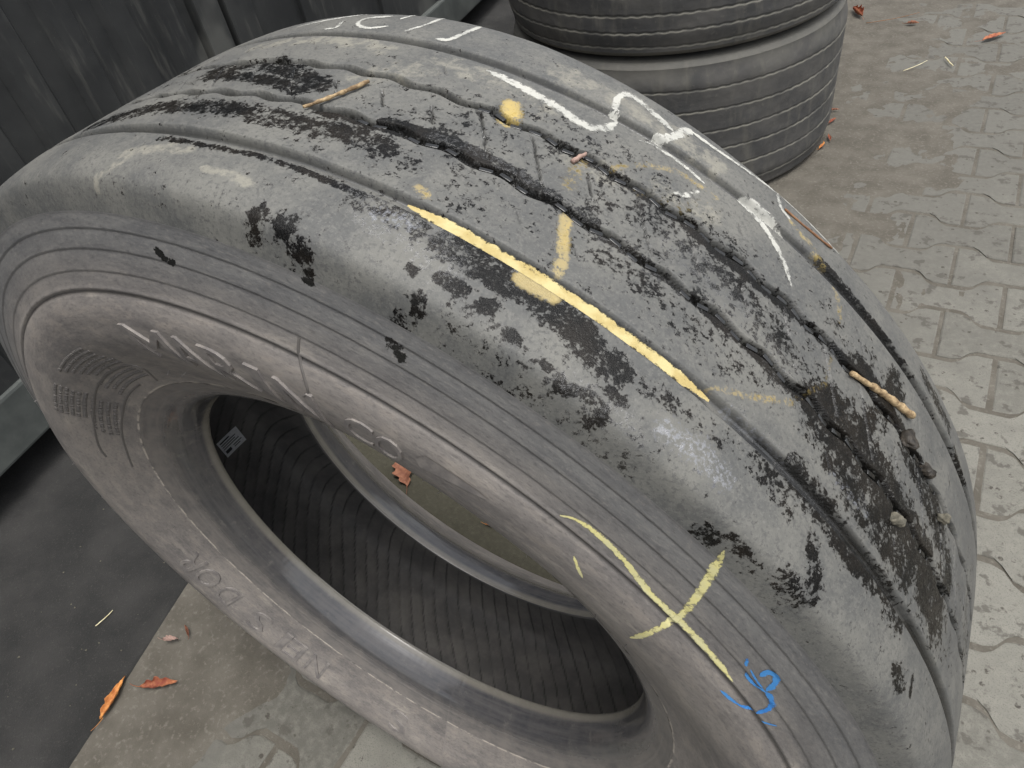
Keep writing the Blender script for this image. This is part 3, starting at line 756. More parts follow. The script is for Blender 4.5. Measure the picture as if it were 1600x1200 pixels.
def tread_depth(th, s):
    """groove depth and crevice darkness at angle th (deg) and offset s"""
    x = np.radians(th) * .53
    jit = (fbm(x * 75, s * 75 + 40, 2) - .5) * .0009
    dep = np.zeros(np.broadcast(th, s).shape); crev = np.zeros_like(dep)
    # straight outer grooves
    for c in (G1, -G1):
        q = np.abs(s - c + jit * .6)
        d = .0062 * (1 - sstep(q, .0030, .0060))
        dep = np.maximum(dep, d)
    # near lip of the straight grooves holds grime
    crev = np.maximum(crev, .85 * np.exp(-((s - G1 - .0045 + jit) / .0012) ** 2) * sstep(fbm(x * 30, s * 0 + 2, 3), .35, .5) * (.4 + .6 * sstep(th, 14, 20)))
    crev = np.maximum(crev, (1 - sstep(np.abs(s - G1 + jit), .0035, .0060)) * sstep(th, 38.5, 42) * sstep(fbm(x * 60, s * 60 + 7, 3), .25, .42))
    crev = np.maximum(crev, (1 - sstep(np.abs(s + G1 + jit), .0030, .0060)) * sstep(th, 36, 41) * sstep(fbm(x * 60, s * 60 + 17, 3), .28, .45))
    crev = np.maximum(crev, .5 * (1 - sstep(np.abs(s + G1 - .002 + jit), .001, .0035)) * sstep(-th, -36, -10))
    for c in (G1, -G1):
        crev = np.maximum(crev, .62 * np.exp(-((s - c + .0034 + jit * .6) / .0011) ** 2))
    # wavy inner grooves with stone ejector blocks
    for cf, ph, lim in ((g2c, 15.64, 2.0), (g3c, 14.9, 6.0)):
        c = cf(th)
        q = np.abs(s - c + jit * .5)
        hw = .0028 + .0008 * sstep(fbm(x * 22, s * 0 + ph, 3), .3, .7)
        wide = 1 - sstep(q, hw, hw + .0009)
        d = wide * .0072
        dep = np.maximum(dep, d)
        dark = sstep(wide, .3, .9) * (.55 + .45 * sstep(th, lim, lim + 9))
        crev = np.maximum(crev, dark * sstep(fbm(x * 90, s * 90, 3), .05, .25))
    # sipes across the centre rib
    k = np.round((th - 1.78 - 78 * s) / 4)
    rk = vnoise(k * 3.17 + 50, k * 0 + 8.3)
    th0 = 1.78 + 4 * k + 78 * s + (vnoise(s * 500 + k * 7.7, k * 1.3) - .5) * .22
    q = np.abs(th - th0)
    ext = (.0080 + .010 * (rk > .45))
    on = (1 - sstep(np.abs(s), ext, ext + .0015)) * sstep(vnoise(s * 260 + k * 3.1, k * 5.1 + 2), .12, .3)
    sp = (1 - sstep(q, .04, .115)) * on
    dep = np.maximum(dep, sp * .0030); crev = np.maximum(crev, sp)
    # short nicks on the neighbouring ribs
    for cc, sl in ((.050, 90), (-.050, 90)):
        k = np.round((th - 3.4 - sl * (s - cc)) / 4)
        rk = vnoise(k * 2.7 + 9, k * 0 + 30 + cc * 100)
        q = np.abs(th - (3.4 + 4 * k + sl * (s - cc)))
        sp = (1 - sstep(q, .03, .10)) * (1 - sstep(np.abs(s - cc), .0025, .005)) * (rk > .5)
        dep = np.maximum(dep, sp * .0015); crev = np.maximum(crev, sp * .6)
    return dep, crev

_wt = np.array([-180, -60, -25, -10, 5, 15, 25, 33, 45, 60, 68, 75, 110, 180.])
_wv = np.array([0, .002, .006, .010, .0145, .0115, .0045, -.001, -.005, -.004, .001, .004, 0, 0.])
def tread_point(th, s, lift=0.0, groove=True):
    th = np.asarray(th, float); s = np.asarray(s, float)
    r = crown_r(s)
    x = np.radians(th) * .53
    r = r + (fbm(x * 11, s * 16, 3) - .5) * .0011 * (1 - sstep(np.abs(s), .11, .13))
    if groove:
        r = r - tread_depth(th, s)[0]
    # the far shoulder is worn unevenly round the tyre
    wear = np.interp(th, _wt, _wv) * sstep(-s, .084, .118)
    s2 = s - wear
    r = r + lift
    t = np.radians(th)
    return np.stack([r * np.sin(t), -s2 + 0 * r, r * np.cos(t)], -1)
def side_point(th, r, lift=0.0):
    th = np.asarray(th, float); r = np.asarray(r, float)
    t = np.radians(th)
    s = side_s(r) + side_relief(th, r) + lift
    return np.stack([r * np.sin(t), -s + 0 * t, r * np.cos(t)], -1)
def side_relief(th, r):
    h = np.zeros(np.broadcast(th, r).shape)
    # stepped ribs below the shoulder
    for e, a in ((.4885, .0007), (.4745, .0007), (.4585, .0006)):
        h = h - a * np.exp(-np.clip((e - r), 0, 1) / .006) * (r <= e) + 0 * th
    h = h - .0015 * np.exp(-((r - .4432) / .0016) ** 2)
    h = h + .0004 * np.exp(-((r - .4462) / .0015) ** 2)
    return h + side_bulge(th, r)
def side_bulge(th, r):
    """the lower half of the carcass sags outwards"""
    b = np.maximum(sstep(-th, 22, 75), sstep(th, 75, 110))
    return .0115 * b * np.exp(-((r - .395) / .048) ** 2) + .003 * b * sstep(r, .300, .335)

def field(th, s, marks, side=False):
    """soft distance field of painted strokes, evaluated on (arc, offset)"""
    out = np.zeros(th.shape, np.float32)
    R0 = .53 if not side else .42
    X = np.radians(th) * R0; Y = s
    for pts, w, st in marks:
        px = [math.radians(p[0]) * R0 for p in pts]
        py = [(p[1] if side else p[2]) for p in pts]
        m = w * .9 + .004
        sel = (X > min(px) - m) & (X < max(px) + m) & (Y > min(py) - m) & (Y < max(py) + m)
        if not sel.any(): continue
        xs, ys = X[sel], Y[sel]
        D = np.full(xs.shape, 9.)
        for i in range(len(pts) - 1):
            ax, ay, bx, by = px[i], py[i], px[i + 1], py[i + 1]
            dx, dy = bx - ax, by - ay
            t = np.clip(((xs - ax) * dx + (ys - ay) * dy) / (dx * dx + dy * dy + 1e-12), 0, 1)
            D = np.minimum(D, np.hypot(xs - ax - t * dx, ys - ay - t * dy))
        v = st * (1 - sstep(D, w * .14, w * .62))
        out[sel] = np.maximum(out[sel], v)
    return out

def ring_mesh(name, prof, ths, attrs=None, flip=False, extra=None, sgn=1):
    """lathe a (r, s) profile round the axle; sgn -1 mirrors it to the far side"""
    r = prof[:, 0][:, None]; s = prof[:, 1][:, None] * sgn
    t = np.radians(ths)[None]
    R = r + 0 * t; S = s + 0 * t
    if extra is not None:
        dR, dS = extra(ths[None] + 0 * r, R, S); R = R + dR; S = S + dS
    V = np.stack([R * np.sin(t), -S, R * np.cos(t)], -1).reshape(-1, 3)
    L = np.concatenate([[0], np.cumsum(np.linalg.norm(np.diff(prof, axis=0), axis=1))])
    pc = np.stack([(np.radians(ths)[None] * .42 + 0 * r), L[:, None] + 0 * t, 0 * R], -1).reshape(-1, 3)
    at = {'pc': pc, 'rad': R.ravel()}
    at.update(attrs or {})
    q = grid_quads(len(prof), len(ths), True, flip != (sgn < 0))
    return mesh_np(name, V, q, at)

def ribbon(name, marks, mat, parent, side=False, lift=.00035, minw=.0012, taper=True, groove=True):
    for pts, w, st in marks:
        R0 = .53 if not side else .42
        P = np.array([(math.radians(p[0]) * R0, (p[1] if side else p[2])) for p in pts])
        if len(P) > 2: 
            Q, _ = catmull(P, max(8, int(np.linalg.norm(np.diff(P, axis=0), axis=1).sum() / .0014)))
        else:
            n = max(6, int(np.linalg.norm(P[1] - P[0]) / .0014)); Q = np.linspace(P[0], P[1], n)
        n = len(Q)
        T = np.gradient(Q, axis=0); T /= np.linalg.norm(T, axis=1)[:, None] + 1e-9
        N = np.stack([-T[:, 1], T[:, 0]], 1)
        w_ = max(w, minw)
        u = np.linspace(0, 1, n)
        prof = np.minimum(1, np.minimum(u, 1 - u) * 7 + .25) if taper else np.ones(n)
        wv = w_ * prof * (1 + .25 * (fbm(u * 9 + st * 31 + P[0, 0] * 70, u * 0 + 4.2, 3) - .5) * 2)
        ac = np.linspace(-1, 1, 7)
        XY = Q[:, None] + N[:, None] * (ac[None, :, None] * wv[:, None, None] * .5)
        th = np.degrees(XY[..., 0] / R0)
        if side: V = side_point(th, XY[..., 1], lift)
        else: V = tread_point(th, XY[..., 1], lift, groove)
        rb = np.stack([np.repeat(u[:, None], 7, 1), np.repeat(ac[None], n, 0), np.full((n, 7), st)], -1)
        me = mesh_np(name, V.reshape(-1, 3), grid_quads(n, 7, False, side), {'rb': rb.reshape(-1, 3)})
        link(name, me, mat, parent)

def build_tyre():
    root = empty('truck_tyre', (0, 0, 0))
    tag(root, 'large worn truck tyre standing upright with chalk marks and wet black tread', 'tyre')
    up = lambda o: setattr(o, 'location', (0, 0, HC))
    # ---- tread
    ths = np.concatenate([np.arange(-24, 80, .085), np.arange(80, 336, .55)])
    sv = []
    s = .132
    while s > -.1321:
        sv.append(s)
        a = abs(s)
        s -= .0005 if .017 < a < .035 else (.0008 if (a < .036 or abs(a - G1) < .009) else .0013)
    sv = np.array(sv)
    th = np.where(ths > 180, ths - 360, ths)
    TH, S = np.meshgrid(th, sv)
    V = tread_point(TH, S)
    dep, crev = tread_depth(TH, S)
    damp = .20 * (1 - sstep(np.abs(S - .01), .045, .085)) * sstep(fbm(np.radians(TH) * .53 * 9, S * 12 + 3, 3), .38, .6) + .05
    at = {'wet': np.maximum(field(TH, S, MARKS['wet']), damp) + .25 * damp * (np.abs(S) < .06), 'glit': field(TH, S, MARKS['glit']), 'yel': field(TH, S, MARKS['yel']),
          'tan': field(TH, S, MARKS['tan']), 'pale_blue': field(TH, S, MARKS['pale_blue']), 'crev': crev}
    at = {k: v.ravel() for k, v in at.items()}
    me = mesh_np('tread', V.reshape(-1, 3), grid_quads(len(sv), len(ths), True), at)
    tread = link('tread', me, MAT['tread'], root); up(tread)
    # ---- stone ejector blocks in the two wavy grooves
    bm = bmesh.new()
    box_bm(bm, -.0042, .0042, -.0016, .0016, -.003, 0, .0005)
    eb = bm_mesh('stone_ejector', bm, True); eb.materials.append(MAT['wetblock'])
    rs_ = random.Random(5)
    for cf, ph, a0, a1 in ((g2c, 15.64, 9, 66), (g3c, 14.9, 15, 66)):
        a = ph + 1.33333 * math.ceil((a0 - ph) / 1.33333)
        while a < a1:
            if rs_.random() > .08:
                s0 = float(cf(np.array(a))); s1 = float(cf(np.array(a + .4)))
                o = bpy.data.objects.new('stone_ejector', eb); C.objects.link(o); o.parent = tread
                r_ = .5308 - rs_.uniform(.0010, .0020); t_ = math.radians(a)
                o.location = (r_ * math.sin(t_), -s0, r_ * math.cos(t_))
                slope = math.atan2(-(s1 - s0), math.radians(.4) * .53)
                o.rotation_euler = (Matrix.Rotation(t_, 3, 'Y') @ Matrix.Rotation(slope, 3, 'Z')).to_euler()
                o.scale = (rs_.uniform(.9, 1.05), 1, 1)
            a += 1.33333
    # ---- near sidewall
    t2 = np.arange(-180, 180, .3)
    u = np.linspace(0, 1, 190)
    prof, _ = catmull(SIDEP, u)
    def relief(T, R, S): return 0 * R, side_relief(T, R)
    TH2 = t2[None] + 0 * prof[:, :1]; RR = prof[:, :1] + 0 * t2[None]
    wet = field(TH2, RR, [m for m in MARKS['wet'] if np.mean([p[1] for p in m[0]]) < .512], True)
    xx = np.radians(TH2) * .42
    crev = .85 * np.exp(-((RR - .4428) / .0012) ** 2) + .5 * np.exp(-((RR - .3292) / .0007) ** 2) * sstep(fbm(xx * 40, RR * 0 + 3, 3), .4, .55)
    for e in (.4992, .4880, .4740, .4580):
        crev = np.maximum(crev, .28 * np.exp(-((RR - e) / .0009) ** 2))
    me = ring_mesh('sidewall', prof, t2, {'wet': wet.ravel(), 'crev': crev.ravel()}, extra=relief)
    side = link('sidewall', me, MAT['sidewall'], root); up(side)
    side['label'] = 'near sidewall with raised lettering and yellow and blue crayon marks'
    # ---- far sidewall
    t3 = np.arange(-180, 180, 1.0)
    prof, _ = catmull(SIDEP, 60)
    me = ring_mesh('sidewall', prof, t3, {'wet': np.zeros(60 * 360), 'crev': np.zeros(60 * 360)}, sgn=-1, extra=lambda T, R, S: (0 * R, -side_bulge(T, R)))
    up(link('sidewall', me, MAT['sidewall'], root))
    # ---- beads
    for sg in (1, -1):
        tt = np.arange(-180, 180, .4 if sg > 0 else .7)
        prof, _ = catmull(BEADP, 70)
        def crumb(T, R, S):
            x = np.radians(T) * .33
            e = np.exp(-((R - .3285) / .0006) ** 2) * (fbm(x * 160, R * 0 + 5, 3) - .35) * .0022
            e = e + np.exp(-((R - .3155) / .0006) ** 2) * .0004
            ridge = -.00012 * (np.abs(((T + 180) / 2.1) % 1 - .5) < .08) * sstep(-R, -.293, -.288)
            return ridge, np.sign(S) * (e + side_bulge(T, R))
        me = ring_mesh('bead', prof, tt, extra=crumb, sgn=sg)
        up(link('bead', me, MAT['bead'], root))
    # ---- inner liner with fine cross ribs
    tt = np.arange(-180, 180, .3)
    h, _ = catmull(INP, 70)
    full = np.vstack([h, np.stack([h[::-1][1:, 0], -h[::-1][1:, 1]], 1)])
    def ribs(T, R, S):
        ph = T / 3.0 + S * 30 + .12 * np.sin(T * .21) + .35 * (fbm(T * .16, S * 9 + 2, 3) - .5)
        f = np.abs(ph - np.round(ph)) 
        g = (1 - sstep(f, .02, .085)) * sstep(R, .40, .47)
        return .0022 * g, 0 * R
    TT = tt[None] + 0 * full[:, :1]; SS = full[:, 1:] + 0 * tt[None]; RR = full[:, :1] + 0 * tt[None]
    ph = TT / 3.0 + SS * 30 + .12 * np.sin(TT * .21) + .35 * (fbm(TT * .16, SS * 9 + 2, 3) - .5)
    cv = (1 - sstep(np.abs(ph - np.round(ph)), .02, .09)) * sstep(RR, .40, .46) * .85 * (.35 + .65 * sstep(fbm(TT * .5, SS * 40, 3), .3, .6))
    me = ring_mesh('inner_liner', full, tt, {'crev': cv.ravel()}, flip=False, extra=ribs)
    up(link('inner_liner', me, MAT['liner'], root))
    # ---- paper label stuck inside
    def inside(th, s, lift):
        r = np.interp(np.abs(s), h[::-1][:, 1][:45], h[::-1][:, 0][:45]) - lift
        t = math.radians(th)
        return (r * math.sin(t), -s, r * math.cos(t))
    def patch(name, a0, a1, b0, b1, lift, mat, parent, n=8):
        V = []
        for i in range(n + 1):
            for j in range(n + 1):
                a = a0 + (a1 - a0) * i / n; b = b0 + (b1 - b0) * j / n
                V.append(inside(-102.45 - 3.6 * a, -.030 - .043 * b, lift + .0002))
        o = link(name, mesh_np(name, V, grid_quads(n + 1, n + 1, False)), mat, parent)
        return o
    lab = patch('paper_label', 0, 1, 0, 1, .0022, MAT['label'], root); up(lab)
    lab['label'] = 'small white printed paper label stuck inside the tyre'
    for a0, a1, b0, b1 in ((.12, .20, .08, .55), (.28, .33, .08, .80), (.40, .45, .08, .72), (.52, .57, .08, .84), (.66, .84, .08, .36), (.68, .73, .48, .90), (.79, .84, .48, .78)):
        patch('ink_block', a0, a1, b0, b1, .0026, MAT['ink'], lab, 3)
    # ---- chalk and paint
    ch = []
    for pts, w, st in MARKS['chalk']:
        if pts[0][0] < 12:
            pts = [(a, b, c - .013) if c < -.07 else (a, b, c) for a, b, c in pts]
        ch.append((pts, w * 1.25, st))
    ribbon('chalk_mark', ch, MAT['chalk'], tread)
    ribbon('yellow_paint', [([(17.6, 0, .0792), (22, 0, .0795), (26, 0, .0798), (30, 0, .0798), (34, 0, .0795), (38.6, 0, .0790)], .0092, 1.0)], MAT['ypaint'], tread, lift=-.0016, groove=False)
    ribbon('yellow_crayon', MARKS['sideyel'], MAT['ychalk'], side, True)
    ribbon('blue_crayon', MARKS['blue'], MAT['blue'], side, True, .0005)
    # ---- moulded frame lines and mould flash on the sidewall
    for o_ in ('frame', 'flash'):
        for pts, w, st in MARKS[o_]:
            raised_line('moulded_line' if o_ == 'frame' else 'mould_flash', pts, .0011, .0009, side)
    letters(side)
    return root, tread, side

def raised_line(name, pts, w, hgt, parent):
    P = np.array([(math.radians(p[0]) * .42, p[1]) for p in pts])
    L = np.linalg.norm(np.diff(P, axis=0), axis=1).sum()
    Q, _ = catmull(P, max(8, int(L / .003)))
    T = np.gradient(Q, axis=0); T /= np.linalg.norm(T, axis=1)[:, None] + 1e-9
    N = np.stack([-T[:, 1], T[:, 0]], 1)
    cols = []
    for ac, hh in ((-1, -.0002), (-.45, hgt), (.45, hgt), (1, -.0002)):
        X = Q + N * ac * w
        cols.append(side_point(np.degrees(X[:, 0] / .42), X[:, 1], hh))
    V = np.stack(cols, 1).reshape(-1, 3)
    link(name, mesh_np(name, V, grid_quads(len(Q), 4, False, True)), MAT['dletter'], parent)

def text_mesh(ch):
    cu = bpy.data.curves.new('tmp', 'FONT'); cu.body = ch; cu.size = 1.0; cu.resolution_u = 3
    o = bpy.data.objects.new('tmp', cu); C.objects.link(o)
    bpy.context.view_layer.update()
    dg = bpy.context.evaluated_depsgraph_get()
    me = bpy.data.meshes.new_from_object(o.evaluated_get(dg))
    bpy.data.objects.remove(o); bpy.data.curves.remove(cu)
    return me

def letters(side):
    def put(ch, th, r0, r1, wdeg, slant, hgt, mat):
        me0 = text_mesh(ch)
        bm = bmesh.new(); bm.from_mesh(me0); bpy.data.meshes.remove(me0)
        bmesh.ops.remove_doubles(bm, verts=bm.verts, dist=1e-4)
        xs = [v.co.x for v in bm.verts]; ys = [v.co.y for v in bm.verts]
        x0, x1, y0, y1 = min(xs), max(xs), min(ys), max(ys)
        bmesh.ops.triangulate(bm, faces=bm.faces)
        bmesh.ops.subdivide_edges(bm, edges=[e for e in bm.edges if e.calc_length() > .18], cuts=2)
        bmesh.ops.triangulate(bm, faces=bm.faces)
        ret = bmesh.ops.extrude_face_region(bm, geom=bm.faces[:])
        topv = {g for g in ret['geom'] if isinstance(g, bmesh.types.BMVert)}
        for v in bm.verts:
            fx = (v.co.x - x0) / (x1 - x0); fy = (v.co.y - y0) / (y1 - y0)
            a = th + wdeg * fx + slant * fy
            p = side_point(a, r0 + (r1 - r0) * fy, hgt if v in topv else -.0006)
            v.co = Vector(p.tolist())
        bmesh.ops.recalc_face_normals(bm, faces=bm.faces)
        return link('letter', bm_mesh('letter', bm), mat, side)
    # large slanted letters at the top, round ones at the bottom
    for ch, th, w in (('M', -9.0, 6.6), ('A', -2.6, 5.2), ('R', 3.0, 4.4), ('I', 8.7, 1.7), ('N', 12.0, 4.2)):
        put(ch, th, .389, .421, w, -1.3, .0020, MAT['letter'])
    for ch, th, w in (('C', 18.0, 3.0), ('O', 21.2, 2.8)):
        put(ch, th, .398, .421, w, 0, .0014, MAT['letter'])
    for ch, th, w in (('R', -108, 4.5), ('O', -114, 5), ('D', -120, 4.5), ('S', -130, 4.5), ('I', -136, 1.8), ('E', -140.5, 4.2), ('N', -147, 4.6), ('S', -170, 4.5)):
        put(ch, th, .354, .384, w, 0, .0019, MAT['letter'])
    # comet shaped badge after the name
    bm = bmesh.new()
    pts = []
    for i in range(25):
        t = i / 24
        a = 25.2 + 6.6 * t
        pts.append((a, .4185 + .0075 * t ** .8, .0075 * (1 - t) ** .7 * (1 if t > .08 else t / .08) + .0002))
    for (a, r, wd), (a2, r2, wd2) in zip(pts, pts[1:]):
        q = []
        for aa, rr in ((a, r - wd), (a2, r2 - wd2), (a2, r2 + wd2), (a, r + wd)):
            q.append(bm.verts.new(side_point(aa, rr, .0009).tolist()))
        bm.faces.new(q)
    bmesh.ops.remove_doubles(bm, verts=bm.verts, dist=1e-5)
    bmesh.ops.recalc_face_normals(bm, faces=bm.faces)
    link('badge', bm_mesh('badge', bm), MAT['letter'], side)
    # rows of tiny moulded print, unreadable even close up
    V, Q = [], []
    rs = random.Random(4)
    def bar(a0, a1, r0, r1):
        b = len(V)
        for hh in (-.0003, .0006):
            for aa, rr in ((a0, r0), (a1, r0), (a1, r1), (a0, r1)):
                V.append(side_point(aa, rr, hh).tolist())
        Q.extend([(b, b + 3, b + 2, b + 1), (b + 4, b + 5, b + 6, b + 7), (b, b + 1, b + 5, b + 4), (b + 1, b + 2, b + 6, b + 5), (b + 2, b + 3, b + 7, b + 6), (b + 3, b, b + 4, b + 7)])
    for row in range(6):
        r = .398 - row * .0050
        for a0, a1 in ((-39 + row * .8, -26 + row * .5), (-54, -44.5)):
            a = a0
            while a < a1:
                w = rs.uniform(.25, .6)
                bar(a, a + w, r - .0016, r + .0016); a += w + rs.choice((.14, .14, .14, .5))
    for row in range(4):
        r = .3665 - row * .0058
        for a0, a1 in ((-41, -25), (-60, -46)):
            a = a0 + rs.uniform(0, 2)
            while a < a1:
                w = rs.uniform(.25, .65)
                bar(a, a + w, r - .0015, r + .0015); a += w + rs.choice((.14, .14, .5))
    link('fine_print', mesh_np('fine_print', V, Q, sm=False), MAT['dletter'], side, 'stuff')
    # rubber hairs left by the mould vents
    for k in range(26):
        a = rs.uniform(-170, 60); r = rs.choice((.3455, .352, .37, .43, .437))
        bm = bmesh.new()
        p = Vector(side_point(a, r, -.0002).tolist()); d = Vector((rs.uniform(-.5, .5), -1, rs.uniform(-.5, .5))).normalized()
        L = rs.uniform(.002, .005)
        ring = []
        ax = d.orthogonal().normalized(); ay = d.cross(ax)
        for t in (0, .5, 1):
            c = p + d * L * t + ax * (L * .25 * t * t)
            ring.append([bm.verts.new(c + (ax * math.cos(q * 2.0944) + ay * math.sin(q * 2.0944)) * .00045 * (1 - .4 * t)) for q in range(3)])
        for A, B in zip(ring, ring[1:]):
            for q in range(3): bm.faces.new((A[q], A[(q + 1) % 3], B[(q + 1) % 3], B[q]))
        bm.faces.new(ring[-1])
        link('vent_spew', bm_mesh('vent_spew', bm), MAT['dletter'], side)

TYRE, TREAD, SIDE = build_tyre()

# ------------------------------------------------------------------ tyres lying behind
def stacked_tyre(name, label, cx, cy, z0, R, W, grooves, zig, group, rot=0):
    root = empty(name, (cx, cy, z0), (0, 0, rot))
    tag(root, label, 'tyre', group)
    ths = np.arange(0, 360, .6)
    zz = np.concatenate([np.arange(.022, W - .022, .0022), [W - .022]])
    TH, Z = np.meshgrid(ths, zz)
    e = np.minimum(Z, W - Z)
    Rr = R - .010 * (1 - sstep(e, .02, .075)) - .0015
    dust = np.zeros_like(Rr)
    for g in grooves:
        c = g + zig * np.sin(np.radians(TH) * 96) + .0008 * np.sin(np.radians(TH) * 7 + g * 50)
        q = np.abs(Z - c)
        Rr = Rr - .0022 * (1 - sstep(q, .0010, .0030))
        dust = np.maximum(dust, 1.0 * np.exp(-((Z - c + .0026) / .0022) ** 2) * (.35 + .65 * sstep(fbm(np.radians(TH) * 14 + g * 30, Z * 30, 3), .3, .6)))
    x = np.radians(TH)
    Rr = Rr + (fbm(x * 12, Z * 25, 3) - .5) * .003
    dust = np.maximum(dust, .25 * (1 - sstep(W - Z, .02, .10)) * sstep(fbm(x * 5, Z * 8 + 4, 3), .35, .6))
    V = np.stack([Rr * np.cos(x), Rr * np.sin(x), Z], -1).reshape(-1, 3)
    link('tread', mesh_np('tread', V, grid_quads(len(zz), len(ths), True), {'dust': dust.ravel()}), MAT['stack'], root)
    ths = np.arange(0, 360, 2.); x = np.radians(ths)[None]
    for top in (0, 1):
        pr = np.array([(R - .0115, .022), (R - .022, .010), (R - .05, .004), (R - .11, .001), (R - .17, .010), (R - .215, .030), (.300, .060), (.288, .085), (.283, .10), (.30, .112), (.36, .075), (.42, .05), (R - .04, .06), (R - .03, .12)])
        pr, _ = catmull(pr, 60)
        z = pr[:, 1:] if not top else W - pr[:, 1:]
        V = np.stack([pr[:, :1] * np.cos(x), pr[:, :1] * np.sin(x), z + 0 * x], -1).reshape(-1, 3)
        dz = np.repeat(.35 * sstep(fbm(pr[:, 0] * 40, pr[:, 0] * 0, 3), .4, .7)[:, None], len(ths), 1)
        link('sidewall', mesh_np('sidewall', V, grid_quads(60, len(ths), True, not top), {'dust': dz.ravel()}), MAT['stack'], root)
    return root
SX, SY = -.444, 2.014
stacked_tyre('stacked_tyre', 'wide dusty bald tyre at the bottom of the stack on the paving', SX, SY, 0.002, .523, .446, [.058, .119, .180, .237, .300, .363], .0010, 'tyres lying in a stack')
stacked_tyre('stacked_tyre', 'dark ribbed tyre lying on top of the wide dusty one', SX + .004, SY + .004, .449, .521, .33, [.036, .076, .118, .165, .21, .25, .29], .0012, 'tyres lying in a stack', 1.1)
stacked_tyre('stacked_tyre', 'dark tyre lying flat between the stack and the container', -1.02, 3.02, 0.008, .50, .30, [.06, .11, .15, .19, .24], .001, 'tyres lying in a stack', 2.1)

# ------------------------------------------------------------------ litter
def leaf(name, label, loc, L, W, mat, yaw, curl, group, tilt=0.0, lobes=0.0, seed=1):
    rs = random.Random(seed)
    n, m = 22, 9
    V = []
    for i in range(n + 1):
        t = i / n
        w = W * (math.sin(math.pi * min(1, t * .96 + .02)) ** .75) * (1 - .35 * t)
        w *= 1 + lobes * math.sin(t * 22 + seed) + rs.uniform(-.08, .08)
        for j in range(m):
            v = j / (m - 1) * 2 - 1
            y = v * w * .5
            x = (t - .5) * L
            ang = curl * v
            z = .0015 + abs(v) ** 1.5 * w * .5 * math.sin(abs(curl)) + .10 * L * abs(curl) * (t - .5) ** 2 * 2 + .0012 * math.sin(t * 30 + v * 4 + seed) + .0012 * (1 - abs(v)) * 0
            V.append((x + .06 * L * math.sin(v * 2 + seed), y * math.cos(ang), z))
    me = mesh_np(name, V, grid_quads(n + 1, m, False))
    bm = bmesh.new(); bm.from_mesh(me)
    r = bmesh.ops.solidify(bm, geom=bm.faces[:], thickness=.0004)
    # stalk
    st = []
    for k in range(5):
        t = k / 4
        c = Vector((-L * .5 - t * L * .35, .1 * L * t * t, .002 + .003 * t))
        st.append([bm.verts.new(c + Vector((0, math.cos(q * 2.0944), math.sin(q * 2.0944))) * (.0009 - .0003 * t)) for q in range(3)])
    for A, B in zip(st, st[1:]):
        for q in range(3): bm.faces.new((A[q], A[(q + 1) % 3], B[(q + 1) % 3], B[q]))
    mz = min(v.co.z for v in bm.verts)
    for v in bm.verts: v.co.z -= mz
    bmesh.ops.recalc_face_normals(bm, faces=bm.faces)
    bpy.data.meshes.remove(me)
    o = link(name, bm_mesh(name, bm, True), mat)
    o.location = loc; o.rotation_euler = (tilt, 0, yaw)
    return tag(o, label, 'leaf', group)

def stick(name, label, p0, p1, r0, r1, mat, cat, bend=.004, seg=14, seed=2, group=None, flat=1.0):
    rs = random.Random(seed)
    p0, p1 = Vector(p0), Vector(p1)
    d = (p1 - p0); L = d.length; d.normalize()
    ax = d.cross(Vector((0, 0, 1))).normalized(); ay = ax.cross(d)
    bm = bmesh.new(); rings = []
    for i in range(seg + 1):
        t = i / seg
        c = p0 + d * (L * t) + ax * bend * math.sin(t * 3.1) + ax * rs.uniform(-.0004, .0004) * (r0 / .001)
        r = r0 + (r1 - r0) * t
        r *= rs.uniform(.72, 1.22)
        rings.append([bm.verts.new(c + (ax * math.cos(q * math.pi / 4) + ay * math.sin(q * math.pi / 4) * flat) * r * rs.uniform(.9, 1.1)) for q in range(8)])
    for A, B in zip(rings, rings[1:]):
        for q in range(8): bm.faces.new((A[q], A[(q + 1) % 8], B[(q + 1) % 8], B[q]))
    bm.faces.new(rings[0]); bm.faces.new(rings[-1])
    bmesh.ops.recalc_face_normals(bm, faces=bm.faces)
    o = link(name, bm_mesh(name, bm, True), mat)
    return tag(o, label, cat, group)

def lump(name, label, loc, size, mat, cat, seed=1, group=None):
    rs = random.Random(seed)
    bm = bmesh.new()
    bmesh.ops.create_icosphere(bm, subdivisions=3, radius=1)
    for v in bm.verts:
        p = v.co.copy()
        k = 1 + .28 * math.sin(p.x * 3.1 + seed) * math.cos(p.y * 2.7 + seed * 2) + .13 * math.sin(p.z * 7 + p.x * 5 + seed)
        v.co = Vector((p.x * size[0], p.y * size[1], p.z * size[2])) * k
    o = link(name, bm_mesh(name, bm, True), mat)
    o.location = loc; o.rotation_euler = (0, 0, seed)
    return tag(o, label, cat, group)

GL = 'fallen leaves on the paving'
Zg = .0085
leaf('dry_leaf', 'bright orange curled leaf beside the dark asphalt edge', (-.668, -.325, Zg), .072, .030, MAT['leaf_orange'], 1.9, .9, GL, 0, .12, 3)
leaf('dry_leaf', 'crumpled reddish brown leaf next to the bright orange one', (-.604, -.268, Zg), .070, .036, MAT['leaf_red'], .55, 1.0, GL, 0, .18, 5)
leaf('dry_leaf', 'small faded pinkish leaf scrap by the dark asphalt edge', (-.652, -.196, Zg), .030, .018, MAT['leaf_pale'], .5, .7, GL, 0, .1, 8)
leaf('dry_leaf', 'tiny dark curled leaf scrap beside the pinkish one', (-.636, -.168, Zg), .024, .012, MAT['leaf_brown'], 2.6, 1.2, GL, 0, .1, 9)
leaf('dry_leaf', 'orange brown leaf seen through the hole of the big tyre', (-.462, .33, .006), .085, .05, MAT['leaf_brown'], 2.4, .5, GL, 0, .25, 12)
